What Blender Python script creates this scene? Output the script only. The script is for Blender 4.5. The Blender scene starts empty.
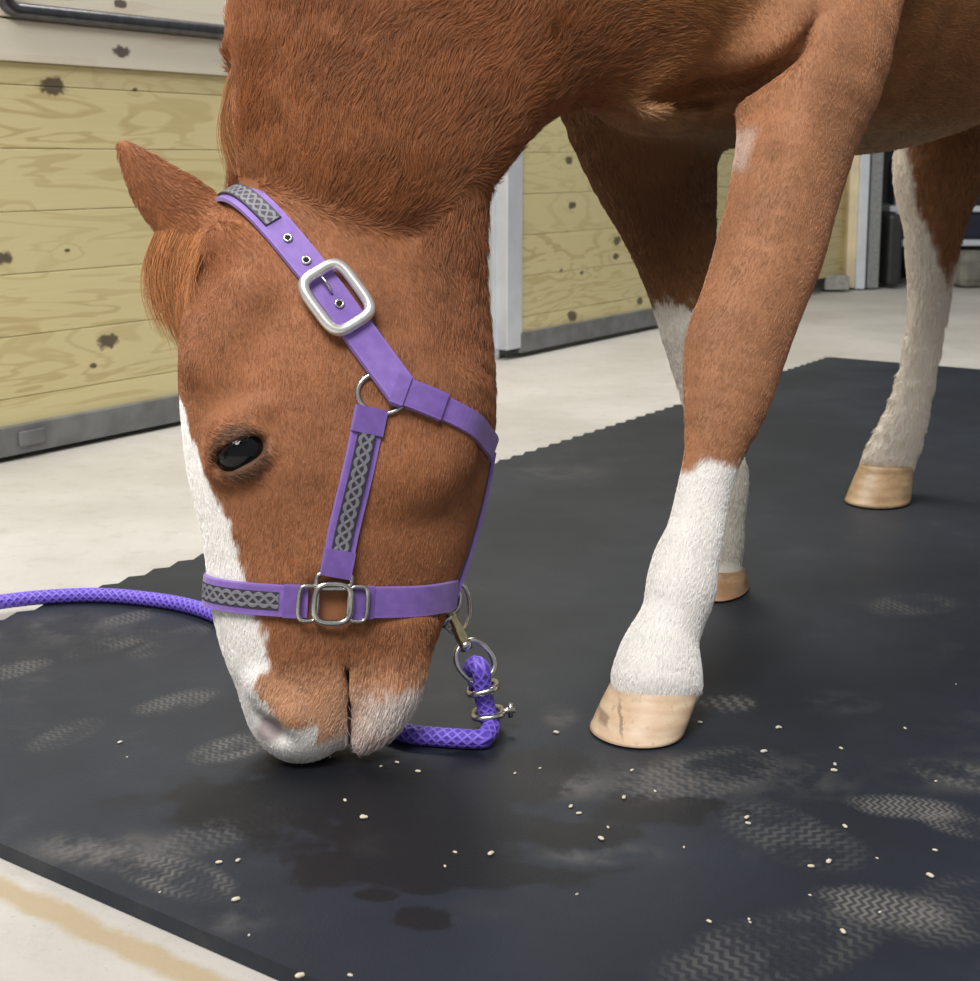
import bpy, bmesh, math, random
import numpy as np
from mathutils import Vector, Matrix
from mathutils.bvhtree import BVHTree

rng = np.random.default_rng(7)
random.seed(7)
S = bpy.context.scene
COL = S.collection

# ------------------------------------------------------------------ camera
FPX, CXP, CYP, HCAM = 1393.0, 490.0, 380.0, 0.66
TH = math.atan2(220.0, FPX)
cam_d = bpy.data.cameras.new('camera')
cam = bpy.data.objects.new('camera', cam_d); COL.objects.link(cam)
cam.location = (0, 0, HCAM)
cam.rotation_euler = (math.pi / 2 - TH, 0, 0)
cam_d.sensor_fit = 'VERTICAL'; cam_d.sensor_height = 36.0
cam_d.lens = 36.0 * FPX / 981.0
cam_d.shift_y = -(490.5 - CYP) / 981.0
cam_d.clip_start = 0.05
cam_d.dof.use_dof = True; cam_d.dof.focus_distance = 1.58; cam_d.dof.aperture_fstop = 13
S.camera = cam

# ------------------------------------------------------------------ world, lamps, exposure
W = bpy.data.worlds.new('world'); S.world = W; W.use_nodes = True
bg = W.node_tree.nodes['Background']
bg.inputs[0].default_value = (0.93, 0.97, 1.0, 1); bg.inputs[1].default_value = 0.30

def area(name, loc, target, size, size_y, power, color):
    l = bpy.data.lights.new(name, 'AREA'); l.shape = 'RECTANGLE'; l.size = size; l.size_y = size_y
    l.energy = power; l.color = color
    o = bpy.data.objects.new(name, l); COL.objects.link(o); o.location = loc
    o.rotation_euler = (Vector(target) - Vector(loc)).to_track_quat('-Z', 'Y').to_euler()
    return o
area('ceiling_lamp_front', (-0.7, -0.35, 3.0), (0.0, 1.7, 0.3), 1.6, 1.2, 120, (1.0, 0.965, 0.93))
area('ceiling_lamp_aisle', (-0.3, 4.6, 3.2), (0.6, 5.2, 0.0), 2.6, 1.4, 185, (1.0, 0.97, 0.92))
area('ceiling_lamp_left', (-1.5, 1.9, 3.0), (-0.9, 2.2, 0.0), 1.2, 1.2, 46, (1.0, 0.97, 0.93))

S.view_settings.view_transform = 'Standard'; S.view_settings.look = 'None'
S.view_settings.gamma = 1.0; S.view_settings.use_curve_mapping = False
S.view_settings.exposure = 0.0

# ------------------------------------------------------------------ picture measurements -> places
CO = np.array([0, 0, HCAM]); RV = np.array([1.0, 0, 0])
FV = np.array([0, math.cos(TH), -math.sin(TH)]); UV_ = np.array([0, math.sin(TH), math.cos(TH)])
def U(px, py, Z): return CO + Z * ((px - CXP) / FPX * RV + (CYP - py) / FPX * UV_ + FV)
def ray(px, py): return (px - CXP) / FPX * RV + (CYP - py) / FPX * UV_ + FV
def G(px, py, z=0.0):
    r = ray(px, py); return CO + r * ((z - HCAM) / r[2])
def proj(p):
    q = np.asarray(p) - CO; Z = q @ FV
    return CXP + FPX * (q @ RV) / Z, CYP - FPX * (q @ UV_) / Z, Z

# ------------------------------------------------------------------ helpers
def link(name, me, m=None, parent=None, smooth=False):
    o = bpy.data.objects.new(name, me); COL.objects.link(o)
    if m is not None: me.materials.append(m)
    if parent is not None: o.parent = parent
    if smooth:
        me.polygons.foreach_set('use_smooth', np.ones(len(me.polygons), dtype=bool))
    return o
def tag(o, label=None, cat=None, group=None, kind=None):
    for k, v in (('label', label), ('category', cat), ('group', group), ('kind', kind)):
        if v: o[k] = v
    return o
def empty(name, loc, label, cat, group=None):
    o = bpy.data.objects.new(name, None); COL.objects.link(o); o.location = tuple(loc); o.empty_display_size = .05
    bpy.context.view_layer.update()
    return tag(o, label, cat, group)
def keep(o, parent):
    """parent without moving"""
    o.parent = parent; o.matrix_parent_inverse = Matrix.Translation(parent.location).inverted()
    return o
def obj_bm(name, bm, m, parent=None, smooth=False):
    me = bpy.data.meshes.new(name); bmesh.ops.recalc_face_normals(bm, faces=bm.faces); bm.to_mesh(me); bm.free()
    o = link(name, me, m, None, smooth)
    if parent is not None: keep(o, parent)
    return o
def obj_vf(name, V, F, m, parent=None, smooth=True):
    me = bpy.data.meshes.new(name); me.from_pydata([tuple(map(float, v)) for v in V], [], [tuple(map(int, f)) for f in F]); me.update()
    o = link(name, me, m, None, smooth)
    if parent is not None: keep(o, parent)
    return o
def bm_box(bm, c, ax, ay, az, hx, hy, hz, bev=0.0):
    """box with centre c, unit axes and half sizes"""
    M = Matrix((tuple(ax), tuple(ay), tuple(az))).transposed().to_4x4(); M.translation = Vector(c)
    r = bmesh.ops.create_cube(bm, size=2.0, matrix=M @ Matrix.Diagonal((hx, hy, hz, 1)))
    if bev > 0:
        es = list({e for v in r['verts'] for e in v.link_edges})
        bmesh.ops.bevel(bm, geom=es, offset=bev, segments=2, affect='EDGES', profile=.5)
def nrm(v): v = np.asarray(v, float); return v / max(np.linalg.norm(v), 1e-12)
def catmull(P, n, closed=False):
    P = np.asarray(P, float); m = len(P); out = []
    segs = m if closed else m - 1
    for i in range(segs):
        if closed: p0, p1, p2, p3 = P[(i - 1) % m], P[i], P[(i + 1) % m], P[(i + 2) % m]
        else: p0, p1, p2, p3 = P[max(i - 1, 0)], P[i], P[i + 1], P[min(i + 2, m - 1)]
        for t in np.arange(n) / n:
            out.append(.5 * (2 * p1 + (p2 - p0) * t + (2 * p0 - 5 * p1 + 4 * p2 - p3) * t * t + (3 * p1 - p0 - 3 * p2 + p3) * t ** 3))
    if not closed: out.append(P[-1])
    return np.array(out)
def tube(name, P, r, m, parent=None, n=12, closed=False, flat=None):
    """round tube along P (radius scalar or list), with UV running along it"""
    P = np.asarray(P, float); N = len(P); R = np.broadcast_to(np.asarray(r, float), (N,))
    T = np.array([nrm((P[(i + 1) % N] if closed or i < N - 1 else P[i]) - (P[i - 1] if closed or i > 0 else P[i])) for i in range(N)])
    a = np.array([0, 0, 1.0]) if abs(T[0][2]) < .9 else np.array([1.0, 0, 0]); u = nrm(np.cross(T[0], a)); V = []; L = [0.0]
    for i in range(N):
        u = nrm(u - T[i] * (u @ T[i])); w = np.cross(T[i], u)
        for k in range(n):
            th = 2 * math.pi * k / n; V.append(P[i] + R[i] * (math.cos(th) * u + math.sin(th) * w))
        if i: L.append(L[-1] + np.linalg.norm(P[i] - P[i - 1]))
    F = []
    for i in range(N if closed else N - 1):
        for k in range(n):
            j = (i + 1) % N; F.append((i * n + k, i * n + (k + 1) % n, j * n + (k + 1) % n, j * n + k))
    if not closed: F.append(tuple(range(n - 1, -1, -1))); F.append(tuple((N - 1) * n + k for k in range(n)))
    o = obj_vf(name, V, F, m, parent)
    uv = o.data.uv_layers.new(name='UVMap'); c = 0
    for f, p in zip(F, o.data.polygons):
        if len(f) == 4:
            for (vi, dk, di) in zip(f, (0, 1, 1, 0), (0, 0, 1, 1)):
                i, k = divmod(f[0], n); uv.data[c].uv = ((k + dk) / n, L[min(i + di, N - 1)]); c += 1
        else: c += len(f)
    return o
def lathe(name, prof, m, parent=None, n=24, M=None, smooth=True):
    """closed body of revolution about local Z from (r, z) pairs"""
    V, F = [], []; N = len(prof)
    for r, z in prof:
        for k in range(n):
            t = 2 * math.pi * k / n; V.append((r * math.cos(t), r * math.sin(t), z))
    for i in range(N - 1):
        for k in range(n): F.append((i * n + k, i * n + (k + 1) % n, (i + 1) * n + (k + 1) % n, (i + 1) * n + k))
    F.append(tuple(range(n - 1, -1, -1))); F.append(tuple((N - 1) * n + k for k in range(n)))
    if M is not None: V = [tuple(M @ Vector(v)) for v in V]
    return obj_vf(name, V, F, m, parent, smooth)

# ------------------------------------------------------------------ node materials
class NT:
    def __init__(s, name):
        s.m = bpy.data.materials.new(name); s.m.use_nodes = True; s.t = s.m.node_tree
        s.b = s.t.nodes['Principled BSDF']
    def n(s, typ, **kw):
        nd = s.t.nodes.new(typ)
        for k, v in kw.items(): setattr(nd, k, v)
        return nd
    def l(s, a, b): s.t.links.new(a, b)
    def set(s, sock, v):
        if isinstance(v, bpy.types.NodeSocket): s.l(v, sock)
        elif v is not None: sock.default_value = v
    def math(s, op, a, b=None, c=None):
        nd = s.n('ShaderNodeMath', operation=op)
        for i, v in enumerate((a, b, c)):
            if v is not None: s.set(nd.inputs[i], v)
        return nd.outputs[0]
    def mix(s, f, a, b, mode='MIX'):
        nd = s.n('ShaderNodeMix', data_type='RGBA', blend_type=mode)
        s.set(nd.inputs[0], f)
        for i, v in ((6, a), (7, b)):
            s.set(nd.inputs[i], v if isinstance(v, bpy.types.NodeSocket) else (*v, 1))
        return nd.outputs[2]
    def noise(s, vec, scale, detail=4, rough=.5, dist=0):
        nd = s.n('ShaderNodeTexNoise'); s.set(nd.inputs['Vector'], vec); nd.inputs['Scale'].default_value = scale
        nd.inputs['Detail'].default_value = detail; nd.inputs['Roughness'].default_value = rough; nd.inputs['Distortion'].default_value = dist
        return nd.outputs['Fac']
    def ramp(s, f, lo, hi, a=0.0, b=1.0):
        nd = s.n('ShaderNodeMapRange'); nd.interpolation_type = 'SMOOTHSTEP'
        s.set(nd.inputs[0], f); nd.inputs[1].default_value = lo; nd.inputs[2].default_value = hi; nd.inputs[3].default_value = a; nd.inputs[4].default_value = b
        return nd.outputs[0]
    def obj(s): return s.n('ShaderNodeTexCoord').outputs['Object']
    def uv(s): return s.n('ShaderNodeTexCoord').outputs['UV']
    def map(s, vec, loc=(0, 0, 0), rot=(0, 0, 0), sc=(1, 1, 1), typ='POINT'):
        nd = s.n('ShaderNodeMapping', vector_type=typ); s.set(nd.inputs[0], vec)
        nd.inputs[1].default_value = loc; nd.inputs[2].default_value = rot; nd.inputs[3].default_value = sc
        return nd.outputs[0]
    def sep(s, vec):
        nd = s.n('ShaderNodeSeparateXYZ'); s.l(vec, nd.inputs[0]); return nd.outputs
    def bump(s, h, strength=.3, dist=.01):
        nd = s.n('ShaderNodeBump'); s.set(nd.inputs['Height'], h); nd.inputs['Strength'].default_value = strength; nd.inputs['Distance'].default_value = dist
        s.l(nd.outputs[0], s.b.inputs['Normal'])
    def out(s, color=None, rough=None, metal=None, spec=None):
        for k, v in (('Base Color', color), ('Roughness', rough), ('Metallic', metal), ('Specular IOR Level', spec)):
            if v is None: continue
            if isinstance(v, tuple): v = (*v, 1)
            s.set(s.b.inputs[k], v)
        return s.m

def plain(name, col, rough=.5, metal=0.0, var=.15, scale=60, bump=.0):
    k = NT(name); v = k.obj(); n = k.noise(v, scale, 5)
    c = k.mix(k.ramp(n, .3, .7), tuple(x * (1 - var) for x in col), tuple(min(1, x * (1 + var)) for x in col))
    if bump: k.bump(n, bump, .002)
    return k.out(c, rough, metal)

def m_wood(name, light, dark, knots, ring=1.0):
    """planks along local X (u) and Z: cathedral grain, knots given as (u, z, radius)"""
    k = NT(name); v = k.obj(); x, y, z = k.sep(v)
    pid = k.math('FLOOR', k.math('DIVIDE', z, PITCH))
    off = k.math('MULTIPLY', pid, 7.31)
    cmb = k.n('ShaderNodeCombineXYZ'); k.l(k.math('ADD', x, off), cmb.inputs[0]); k.l(z, cmb.inputs[1]); k.l(off, cmb.inputs[2])
    base = cmb.outputs[0]
    field = k.noise(k.map(base, sc=(1.3, 9, 1)), 1.0, 3, .55, .6)
    kn = None; bull = None
    for (ku, kz, kr) in knots:
        dx = k.math('MULTIPLY', k.math('SUBTRACT', x, ku), .55); dz = k.math('SUBTRACT', z, kz)
        d = k.math('SQRT', k.math('ADD', k.math('MULTIPLY', dx, dx), k.math('MULTIPLY', dz, dz)))
        sp = k.ramp(k.math('ADD', d, k.math('MULTIPLY', k.math('SUBTRACT', k.noise(v, 55, 3), .5), kr * 1.1)), kr * .55, kr * .9, 1.0, 0.0); bl = k.ramp(d, 0, kr * 6.5, 1.0, 0.0)
        kn = sp if kn is None else k.math('MAXIMUM', kn, sp); bull = bl if bull is None else k.math('MAXIMUM', bull, bl)
    if bull is not None: field = k.math('ADD', field, k.math('MULTIPLY', bull, .16))
    rings = k.math('SINE', k.math('MULTIPLY', field, 48.0 * ring))
    rings = k.ramp(rings, .25, 1.0)
    fine = k.noise(k.map(base, sc=(3, 160, 1)), 1.0, 3, .6)
    broad = k.noise(k.map(base, sc=(.8, 5, 1)), 1.0, 2)
    f = k.math('ADD', k.math('MULTIPLY', rings, .50), k.math('MULTIPLY', fine, .34))
    tone = k.math('FRACT', k.math('MULTIPLY', pid, .617))
    c = k.mix(k.math('MULTIPLY', f, k.ramp(broad, .3, .75, .45, 1.0)), light, dark)
    c = k.mix(k.math('MULTIPLY', tone, .28), c, tuple(a * .82 for a in light))
    if kn is not None: c = k.mix(k.math('MULTIPLY', kn, .88), c, (.055, .035, .03))
    k.bump(f, .12, .002)
    return k.out(c, .55)

def m_mat(prints, wets, smears):
    k = NT('rubber_mat_material'); v = k.obj(); x, y, z = k.sep(v)
    n1 = k.noise(v, 2.3, 5, .6); n2 = k.noise(v, 14, 5, .65); n3 = k.noise(v, 420, 2, .5)
    c = k.mix(k.ramp(n1, .3, .72), (.0125, .0160, .0235), (.0215, .0275, .0410))
    dust = k.math('MULTIPLY', k.ramp(n2, .52, .78), k.ramp(n1, .42, .62))
    c = k.mix(k.math('MULTIPLY', dust, .30), c, (.105, .105, .105))
    # scuffed dusty spots
    for (px, py, rx, ry, a) in smears:
        p = G(px, py); q = k.map(v, loc=(-p[0], -p[1], 0)); q = k.map(q, sc=(1 / rx, 1 / ry, 0))
        L = k.n('ShaderNodeVectorMath', operation='LENGTH'); k.l(q, L.inputs[0])
        e = k.ramp(k.math('ADD', L.outputs['Value'], k.math('MULTIPLY', k.math('SUBTRACT', n2, .5), 1.9)), .45, 1.05, 1, 0)
        e = k.math('MULTIPLY', e, k.math('MULTIPLY', k.ramp(n2, .4, .7), a)); c = k.mix(e, c, (.13, .125, .12))
    for (px, py, ln, wd, ang, a, fr) in prints:      # dusty shoe soles: length/width in metres, angle in degrees
        p = G(px, py); q = k.map(v, loc=(-p[0], -p[1], 0)); q = k.map(q, rot=(0, 0, -math.radians(ang)))
        qx, qy, _ = k.sep(q)
        e = k.math('ADD', k.math('POWER', k.math('ABSOLUTE', k.math('DIVIDE', qx, ln)), 2.4), k.math('POWER', k.math('ABSOLUTE', k.math('DIVIDE', qy, wd)), 2.0))
        e = k.ramp(k.math('ADD', e, k.math('MULTIPLY', k.math('SUBTRACT', n2, .5), 2.6)), .45, 1.25, 1, 0)
        zig = k.math('PINGPONG', k.math('ADD', qy, k.math('MULTIPLY', k.math('SUBTRACT', n2, .5), .012)), .007)
        st = k.math('SINE', k.math('MULTIPLY', k.math('ADD', qx, k.math('MULTIPLY', zig, .7)), fr * 1.45))
        st = k.ramp(st, -.35, .55)
        e = k.math('MULTIPLY', k.math('MULTIPLY', e, k.math('ADD', k.math('MULTIPLY', st, .75), .25)), k.math('MULTIPLY', k.ramp(n2, .40, .60, .10, 1), a * .66))
        c = k.mix(e, c, (.21, .20, .185))
    wet = None
    for (px, py, rx, ry) in wets:
        p = G(px, py); q = k.map(v, loc=(-p[0], -p[1], 0)); q = k.map(q, sc=(1 / rx, 1 / ry, 0))
        L = k.n('ShaderNodeVectorMath', operation='LENGTH'); k.l(q, L.inputs[0])
        e = k.ramp(k.math('ADD', L.outputs['Value'], k.math('MULTIPLY', k.math('SUBTRACT', n2, .5), 2.4)), .70, 1.05, 1, 0)
        wet = e if wet is None else k.math('MAXIMUM', wet, e)
    c = k.mix(k.math('MULTIPLY', wet, .72), c, (.0055, .0055, .0065))
    r = k.math('SUBTRACT', k.ramp(n1, .3, .7, .56, .48), k.math('MULTIPLY', wet, .04))
    k.bump(k.math('ADD', n3, k.math('MULTIPLY', n2, .4)), .28, .0012)
    return k.out(c, r, None, .34)

def m_floor():
    k = NT('concrete_material'); v = k.obj(); n1 = k.noise(v, 1.6, 5, .6); n2 = k.noise(v, 22, 6, .65); n3 = k.noise(v, 160, 3, .6)
    c = k.mix(k.ramp(n1, .3, .7), (.43, .41, .37), (.565, .545, .51))
    c = k.mix(k.math('MULTIPLY', k.ramp(n2, .50, .72), .40), c, (.36, .33, .28))
    c = k.mix(k.math('MULTIPLY', k.ramp(n3, .62, .72), .45), c, (.30, .27, .23))
    # brown dirt line that follows the mat's near edge
    q = k.map(v, loc=(-MN0[0], -MN0[1], 0)); q = k.map(q, rot=(0, 0, -math.atan2(-NV[1], -NV[0]))); qx, qy, _ = k.sep(q)
    d = k.math('ABSOLUTE', k.math('ADD', k.math('SUBTRACT', qy, .044), k.math('MULTIPLY', k.math('SUBTRACT', n2, .5), .030)))
    c = k.mix(k.math('MULTIPLY', k.ramp(d, .008, .021, 1, 0), .85), c, (.40, .31, .18))
    k.bump(k.math('ADD', n2, k.math('MULTIPLY', n3, .5)), .3, .003)
    return k.out(c, .62)

# ------------------------------------------------------------------ ground directions
def hdir(px):                                       # horizontal direction whose vanishing point is (px, 160)
    r = ray(px, 160); return nrm([r[0], r[1], 0])
WV = hdir(1450)                                     # along the stall wall and the mat's long side
NV = np.array([WV[1], -WV[0], 0])                   # out of the wall, into the aisle
ZV = np.array([0, 0, 1.0])
A0 = G(0, 460)                                      # foot of the wall
MN0 = G(0, 850)                                     # a point on the mat's near edge
def Wuz(px, py, off=0.0):
    r = ray(px, py); a = A0 + NV * off; t = ((a - CO) @ NV) / (r @ NV); p = CO + r * t
    return float((p - A0) @ WV), float(p[2])
def wp(u, z, off): return A0 + WV * u + NV * off + ZV * z
WM = Matrix((tuple(WV), tuple(NV), tuple(ZV))).transposed().to_4x4(); WM.translation = Vector(A0)
PITCH = 0.137

# ------------------------------------------------------------------ structure
def quad(name, pts, m, kind='structure'):
    me = bpy.data.meshes.new(name); me.from_pydata([tuple(p) for p in pts], [], [tuple(range(len(pts)))]); me.update()
    return tag(link(name, me, m), kind=kind)
quad('floor', [(-6, -2.5, 0), (8, -2.5, 0), (8, 14, 0), (-6, 14, 0)], m_floor())

m_steel = plain('galvanised_steel', (.66, .69, .75), .42, .35, .05, 12)
m_dsteel = plain('dark_weathered_steel', (.19, .195, .20), .5, .4, .18, 14, .1)
m_black = plain('black_gloss_paint', (.10, .10, .11), .28, .85, .2, 40)
m_dark = plain('interior_gloom', (.012, .013, .02), .7, 0, .3, 8)  # near-black, the dimness of the interior put into the colour
m_wall = plain('wall_sheet', (.55, .53, .46), .8, 0, .1, 3)

# wall the stall fronts hang on
uL = Wuz(-260, 400)[0]; uR = Wuz(884, 280)[0]
bm = bmesh.new(); bm_box(bm, wp((uL + uR) / 2, 1.5, -.10), WV, NV, ZV, (uR - uL) / 2, .04, 1.5)
tag(obj_bm('wall_left', bm, m_wall), kind='structure')
# far end of the barn behind the rack, its dimness painted near-black
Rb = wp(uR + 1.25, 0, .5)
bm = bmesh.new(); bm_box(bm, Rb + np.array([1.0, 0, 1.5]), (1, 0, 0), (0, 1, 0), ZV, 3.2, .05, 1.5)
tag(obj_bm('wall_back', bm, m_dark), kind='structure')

def planks(name, u0, u1, z0, z1, off, th, m, parent):
    """one panel of tongue-and-groove planks; mesh in wall coordinates so the grain follows u and z"""
    bm = bmesh.new(); z = math.floor(z0 / PITCH) * PITCH
    while z < z1 - 1e-4:
        a, b = max(z, z0) + .0006, min(z + PITCH, z1) - .0006
        if b - a > .012: bm_box(bm, ((u0 + u1) / 2, off, (a + b) / 2), (1, 0, 0), (0, 1, 0), (0, 0, 1), (u1 - u0) / 2, th / 2, (b - a) / 2, .0018)
        z += PITCH
    me = bpy.data.meshes.new(name); bmesh.ops.recalc_face_normals(bm, faces=bm.faces); bm.to_mesh(me); bm.free()
    o = link(name, me, m); o.matrix_world = WM
    if parent is not None:
        o.parent = parent; o.matrix_parent_inverse = Matrix.Translation(parent.location).inverted()
    return o
def wbox(name, u0, u1, z0, z1, off, th, m, parent=None, bev=.003):
    bm = bmesh.new(); bm_box(bm, ((u0 + u1) / 2, off, (z0 + z1) / 2), (1, 0, 0), (0, 1, 0), (0, 0, 1), (u1 - u0) / 2, th / 2, (z1 - z0) / 2, bev)
    me = bpy.data.meshes.new(name); bmesh.ops.recalc_face_normals(bm, faces=bm.faces); bm.to_mesh(me); bm.free()
    o = link(name, me, m); o.matrix_world = WM
    if parent is not None:
        o.parent = parent; o.matrix_parent_inverse = Matrix.Translation(parent.location).inverted()
    return o
def kpt(px, py, r, off=0.0): u, z = Wuz(px, py, off); return (u, z, r)

LIGHT = (.70, .615, .335); DARKW = (.40, .295, .105)
wood_a = m_wood('treated_pine_left', LIGHT, DARKW, [kpt(48, 86, .027), kpt(103, 341, .023), kpt(88, 365, .008), kpt(130, 90, .007), kpt(-2, 258, .018), kpt(62, 250, .006)])
wood_b = m_wood('treated_pine_door', LIGHT, DARKW, [kpt(602, 240, .022), kpt(600, 256, .016), kpt(556, 205, .018), kpt(556, 315, .024), kpt(625, 300, .018), kpt(553, 160, .018), kpt(566, 272, .010), kpt(545, 270, .008)])
wood_w = m_wood('pale_pine', (.74, .70, .58), (.60, .50, .36), [kpt(111, 52, .018), kpt(117, 4, .014)], .5)

uE = Wuz(482, 300)[0]; zl = Wuz(110, 69)[1]
zb = Wuz(112, 29)[1]; ub = Wuz(-9, 4)[0]
sf = empty('stall_front', wp(uL, 0, 0), 'yellowish treated-pine stall front with dark bottom rail and white top board', 'stall front')
planks('board_panel', uL, uE, .055, zl, 0, .036, wood_a, sf)
wbox('bottom_rail', uL, uE, .012, .078, .006, .060, m_dsteel, sf)
wbox('latch_plate', Wuz(8, 445)[0], Wuz(34, 445)[0], .030, .064, .040, .008, m_dsteel, sf)
planks('top_board', uL, uE, zl, zb, .014, .040, wood_w, sf)
planks('upper_boards', uL, uE, zb + .004, 1.45, -.004, .030, wood_w, sf)
# black grille frame with a rounded corner
pts = [wp(ub, 1.40, .045), wp(ub, zb + .07, .045)]
for a in np.linspace(0, math.pi / 2, 7): pts.append(wp(ub + .03 - .03 * math.cos(a), zb + .045 - .03 * math.sin(a), .045))
pts += [wp(ub + .3, zb + .015, .045), wp((ub + uE) / 2, zb + .015, .045), wp(uE - .1, zb + .015, .045)]
tube('grille_frame', pts, .017, m_black, sf, 14)

# sliding stall door behind the neck and forelegs
u0, u1 = Wuz(500, 300, .05)[0], Wuz(851, 240, .05)[0]
zt = 1.35
sd = empty('stall_door', wp(u0, 0, .03), 'treated-pine sliding stall door with a pale metal edge, seen behind the forelegs', 'stall door')
ust = Wuz(515, 300, .05)[0]
planks('board_panel', ust, u1, .075, zt, .05, .034, wood_b, sd)
wbox('stile', u0, ust, .035, zt, .055, .050, m_steel, sd)
wbox('bottom_rail', ust - .01, Wuz(800, 300, .05)[0], .018, .085, .055, .052, m_dsteel, sd)
pt = tag(wbox('door_post', Wuz(485, 300)[0], Wuz(491, 300)[0], 0, 1.5, .0, .07, m_steel), 'narrow grey steel post left of the sliding stall door', 'post')
tag(wbox('gap_shade_strip', Wuz(492, 300)[0], Wuz(499.5, 300)[0], .0, 1.5, .01, .03, m_black), 'black upright strip between grey post and stall door', 'strip')  # black strip stands in for the shade inside the gap
# wooden and metal posts where the wall ends
ta = Wuz(851, 240, .05)[0]; tb = Wuz(861.5, 240, .05)[0]; tc = Wuz(871, 240, .05)[0]; td = Wuz(884, 240, .05)[0]
wood_p = plain('post_timber', (.66, .56, .38), .6, 0, .12, 6)
# rack with dark bins in the dim corner
def px_box(name, px0, px1, py0, py1, Z, dep, m, parent=None, bev=.004):
    a = U(px0, py1, Z); b = U(px1, py0, Z); c = (a + b) / 2; c[1] += dep / 2
    bm = bmesh.new(); bm_box(bm, c, (1, 0, 0), (0, 1, 0), ZV, abs(b[0] - a[0]) / 2, dep / 2, abs(b[2] - a[2]) / 2, bev)
    return obj_bm(name, bm, m, parent)
tag(px_box('timber_post', 851, 860, 20, 290, 7.05, .09, wood_p), 'pale timber post at the far end of the stall wall', 'post')
tag(px_box('steel_post', 861, 870.5, 20, 291, 7.02, .07, m_steel), 'pale grey steel upright beside the timber post', 'post')
tag(px_box('channel_post', 872, 884, 20, 290, 7.06, .09, plain('grey_channel', (.27, .28, .28), .45, .4)), 'darker grey channel upright behind the brighter steel one', 'post')
tag(px_box('concrete_block', 825, 849.5, 276, 290, 7.02, .12, plain('grey_block', (.30, .29, .27), .8, 0, .2, 40)), 'low grey concrete block at the foot of the timber post', 'block')
Zr = 7.32
rk = empty('steel_rack', G(940, 290), 'dark storage rack with pale rails behind the hind leg', 'rack')
for x in (902, 1010): px_box('upright', x - 4, x + 3, 60, 288, Zr, .05, m_steel if x < 950 else m_dsteel, rk)
for y in (209, 243, 120): px_box('shelf', 890, 1014, y - 3, y + 3, Zr + .02, .45, m_steel, rk)
px_box('back_sheet', 900, 1016, 60, 286, Zr + .48, .02, m_dark, rk)
bin_m = plain('navy_plastic', (.010, .012, .028), .4, 0, .2, 20)
for i, (x0, x1, y0, y1, lb) in enumerate(((905, 945, 160, 206, 'navy storage bin on upper rack shelf, beside the pale upright'), (950, 1004, 150, 206, 'navy storage bin on upper rack shelf, at picture edge'), (905, 950, 214, 240, 'low navy storage bin on the middle rack shelf, left one'), (955, 1006, 212, 240, 'low navy storage bin on the middle rack shelf, right one'))):
    tag(px_box('storage_bin', x0, x1, y0, y1, Zr + .05, .35, bin_m, None, .02), lb, 'bin', 'navy bins on the rack')
tag(px_box('feed_sack', 958, 1010, 252, 289, Zr - .10, .4, plain('grey_sack', (.17, .165, .14), .8, 0, .3, 9), None, .05), 'grey-brown sack on the floor under the rack', 'sack')
tag(px_box('rubber_tub', 888, 903, 214, 287, Zr - .14, .3, plain('black_tub', (.02, .02, .022), .5, 0, .2, 20), None, .02), 'tall black tub standing beside the grey uprights', 'tub')

# ------------------------------------------------------------------ rubber mat
def lineint(p, d, q, e):
    a = np.array([[d[0], -e[0]], [d[1], -e[1]]]); s = np.linalg.solve(a, (q - p)[:2]); return p + d * s[0]
MT = .016
PL1 = G(500, 462, MT); PFC = G(843, 358, MT); PN = G(0, 843, MT)
c1 = lineint(PL1, WV, PN, NV)                       # hidden left corner
c2 = lineint(PL1, WV, PFC, NV)                      # far corner
LW = 2.6
c3 = c2 + NV * LW; c4 = c1 + NV * LW
pts = []
L = np.linalg.norm(c2 - c1); nt = int(L / .052)
for i in range(nt):
    a, b = i / nt, (i + .62) / nt; pts.append(c1 + WV * L * a); pts.append(c1 + WV * L * b - NV * .014)
pts += [c2, c3, c4]
prints = [(172, 652, .085, .030, 62, .42, 520), (178, 714, .060, .030, 40, .55, 560), (250, 757, .075, .036, 38, .75, 560),
          (15, 682, .055, .030, 48, .55, 520), (66, 748, .055, .028, 60, .42, 520), (115, 655, .075, .028, 48, .5, 520), (132, 628, .05, .028, 45, .5, 500),
          (905, 822, .060, .030, -10, 1.0, 620), (962, 840, .045, .028, -30, .75, 620), (884, 925, .062, .036, -22, 1.0, 560),
          (775, 966, .115, .050, 24, .42, 420), (962, 925, .085, .045, 40, .42, 440), (695, 790, .115, .055, 30, .48, 420), (790, 850, .085, .05, -50, .42, 420),
          (178, 893, .065, .032, -30, .95, 520), (225, 845, .085, .035, 40, .4, 460), (98, 868, .07, .03, -20, .35, 400), (910, 615, .08, .05, 20, .45, 420),
          (726, 716, .045, .03, 10, .7, 300), (962, 790, .06, .035, -30, .55, 380)]
wets = [(330, 880, .055, .045), (350, 810, .22, .10), (420, 850, .16, .09), (480, 790, .14, .08), (665, 825, .085, .035), (300, 780, .10, .05), (430, 935, .03, .02), (375, 912, .02, .012), (425, 905, .03, .012), (560, 850, .09, .03), (470, 890, .13, .03)]
smears = [(560, 730, .03, .05, .6), (600, 870, .08, .03, .7), (570, 800, .06, .05, .7), (720, 510, .05, .05, .3), (560, 480, .15, .10, .5), (820, 790, .05, .07, .5), (690, 790, .18, .09, .5), (960, 790, .10, .06, .6), (110, 865, .12, .05, .7), (380, 860, .04, .03, .4), (840, 715, .06, .05, .4), (230, 935, .05, .04, .5), (60, 640, .15, .1, .4)]
bm = bmesh.new(); vs = [bm.verts.new((p[0], p[1], MT)) for p in pts]; f = bm.faces.new(vs)
if f.normal.z < 0: f.normal_flip()
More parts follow.
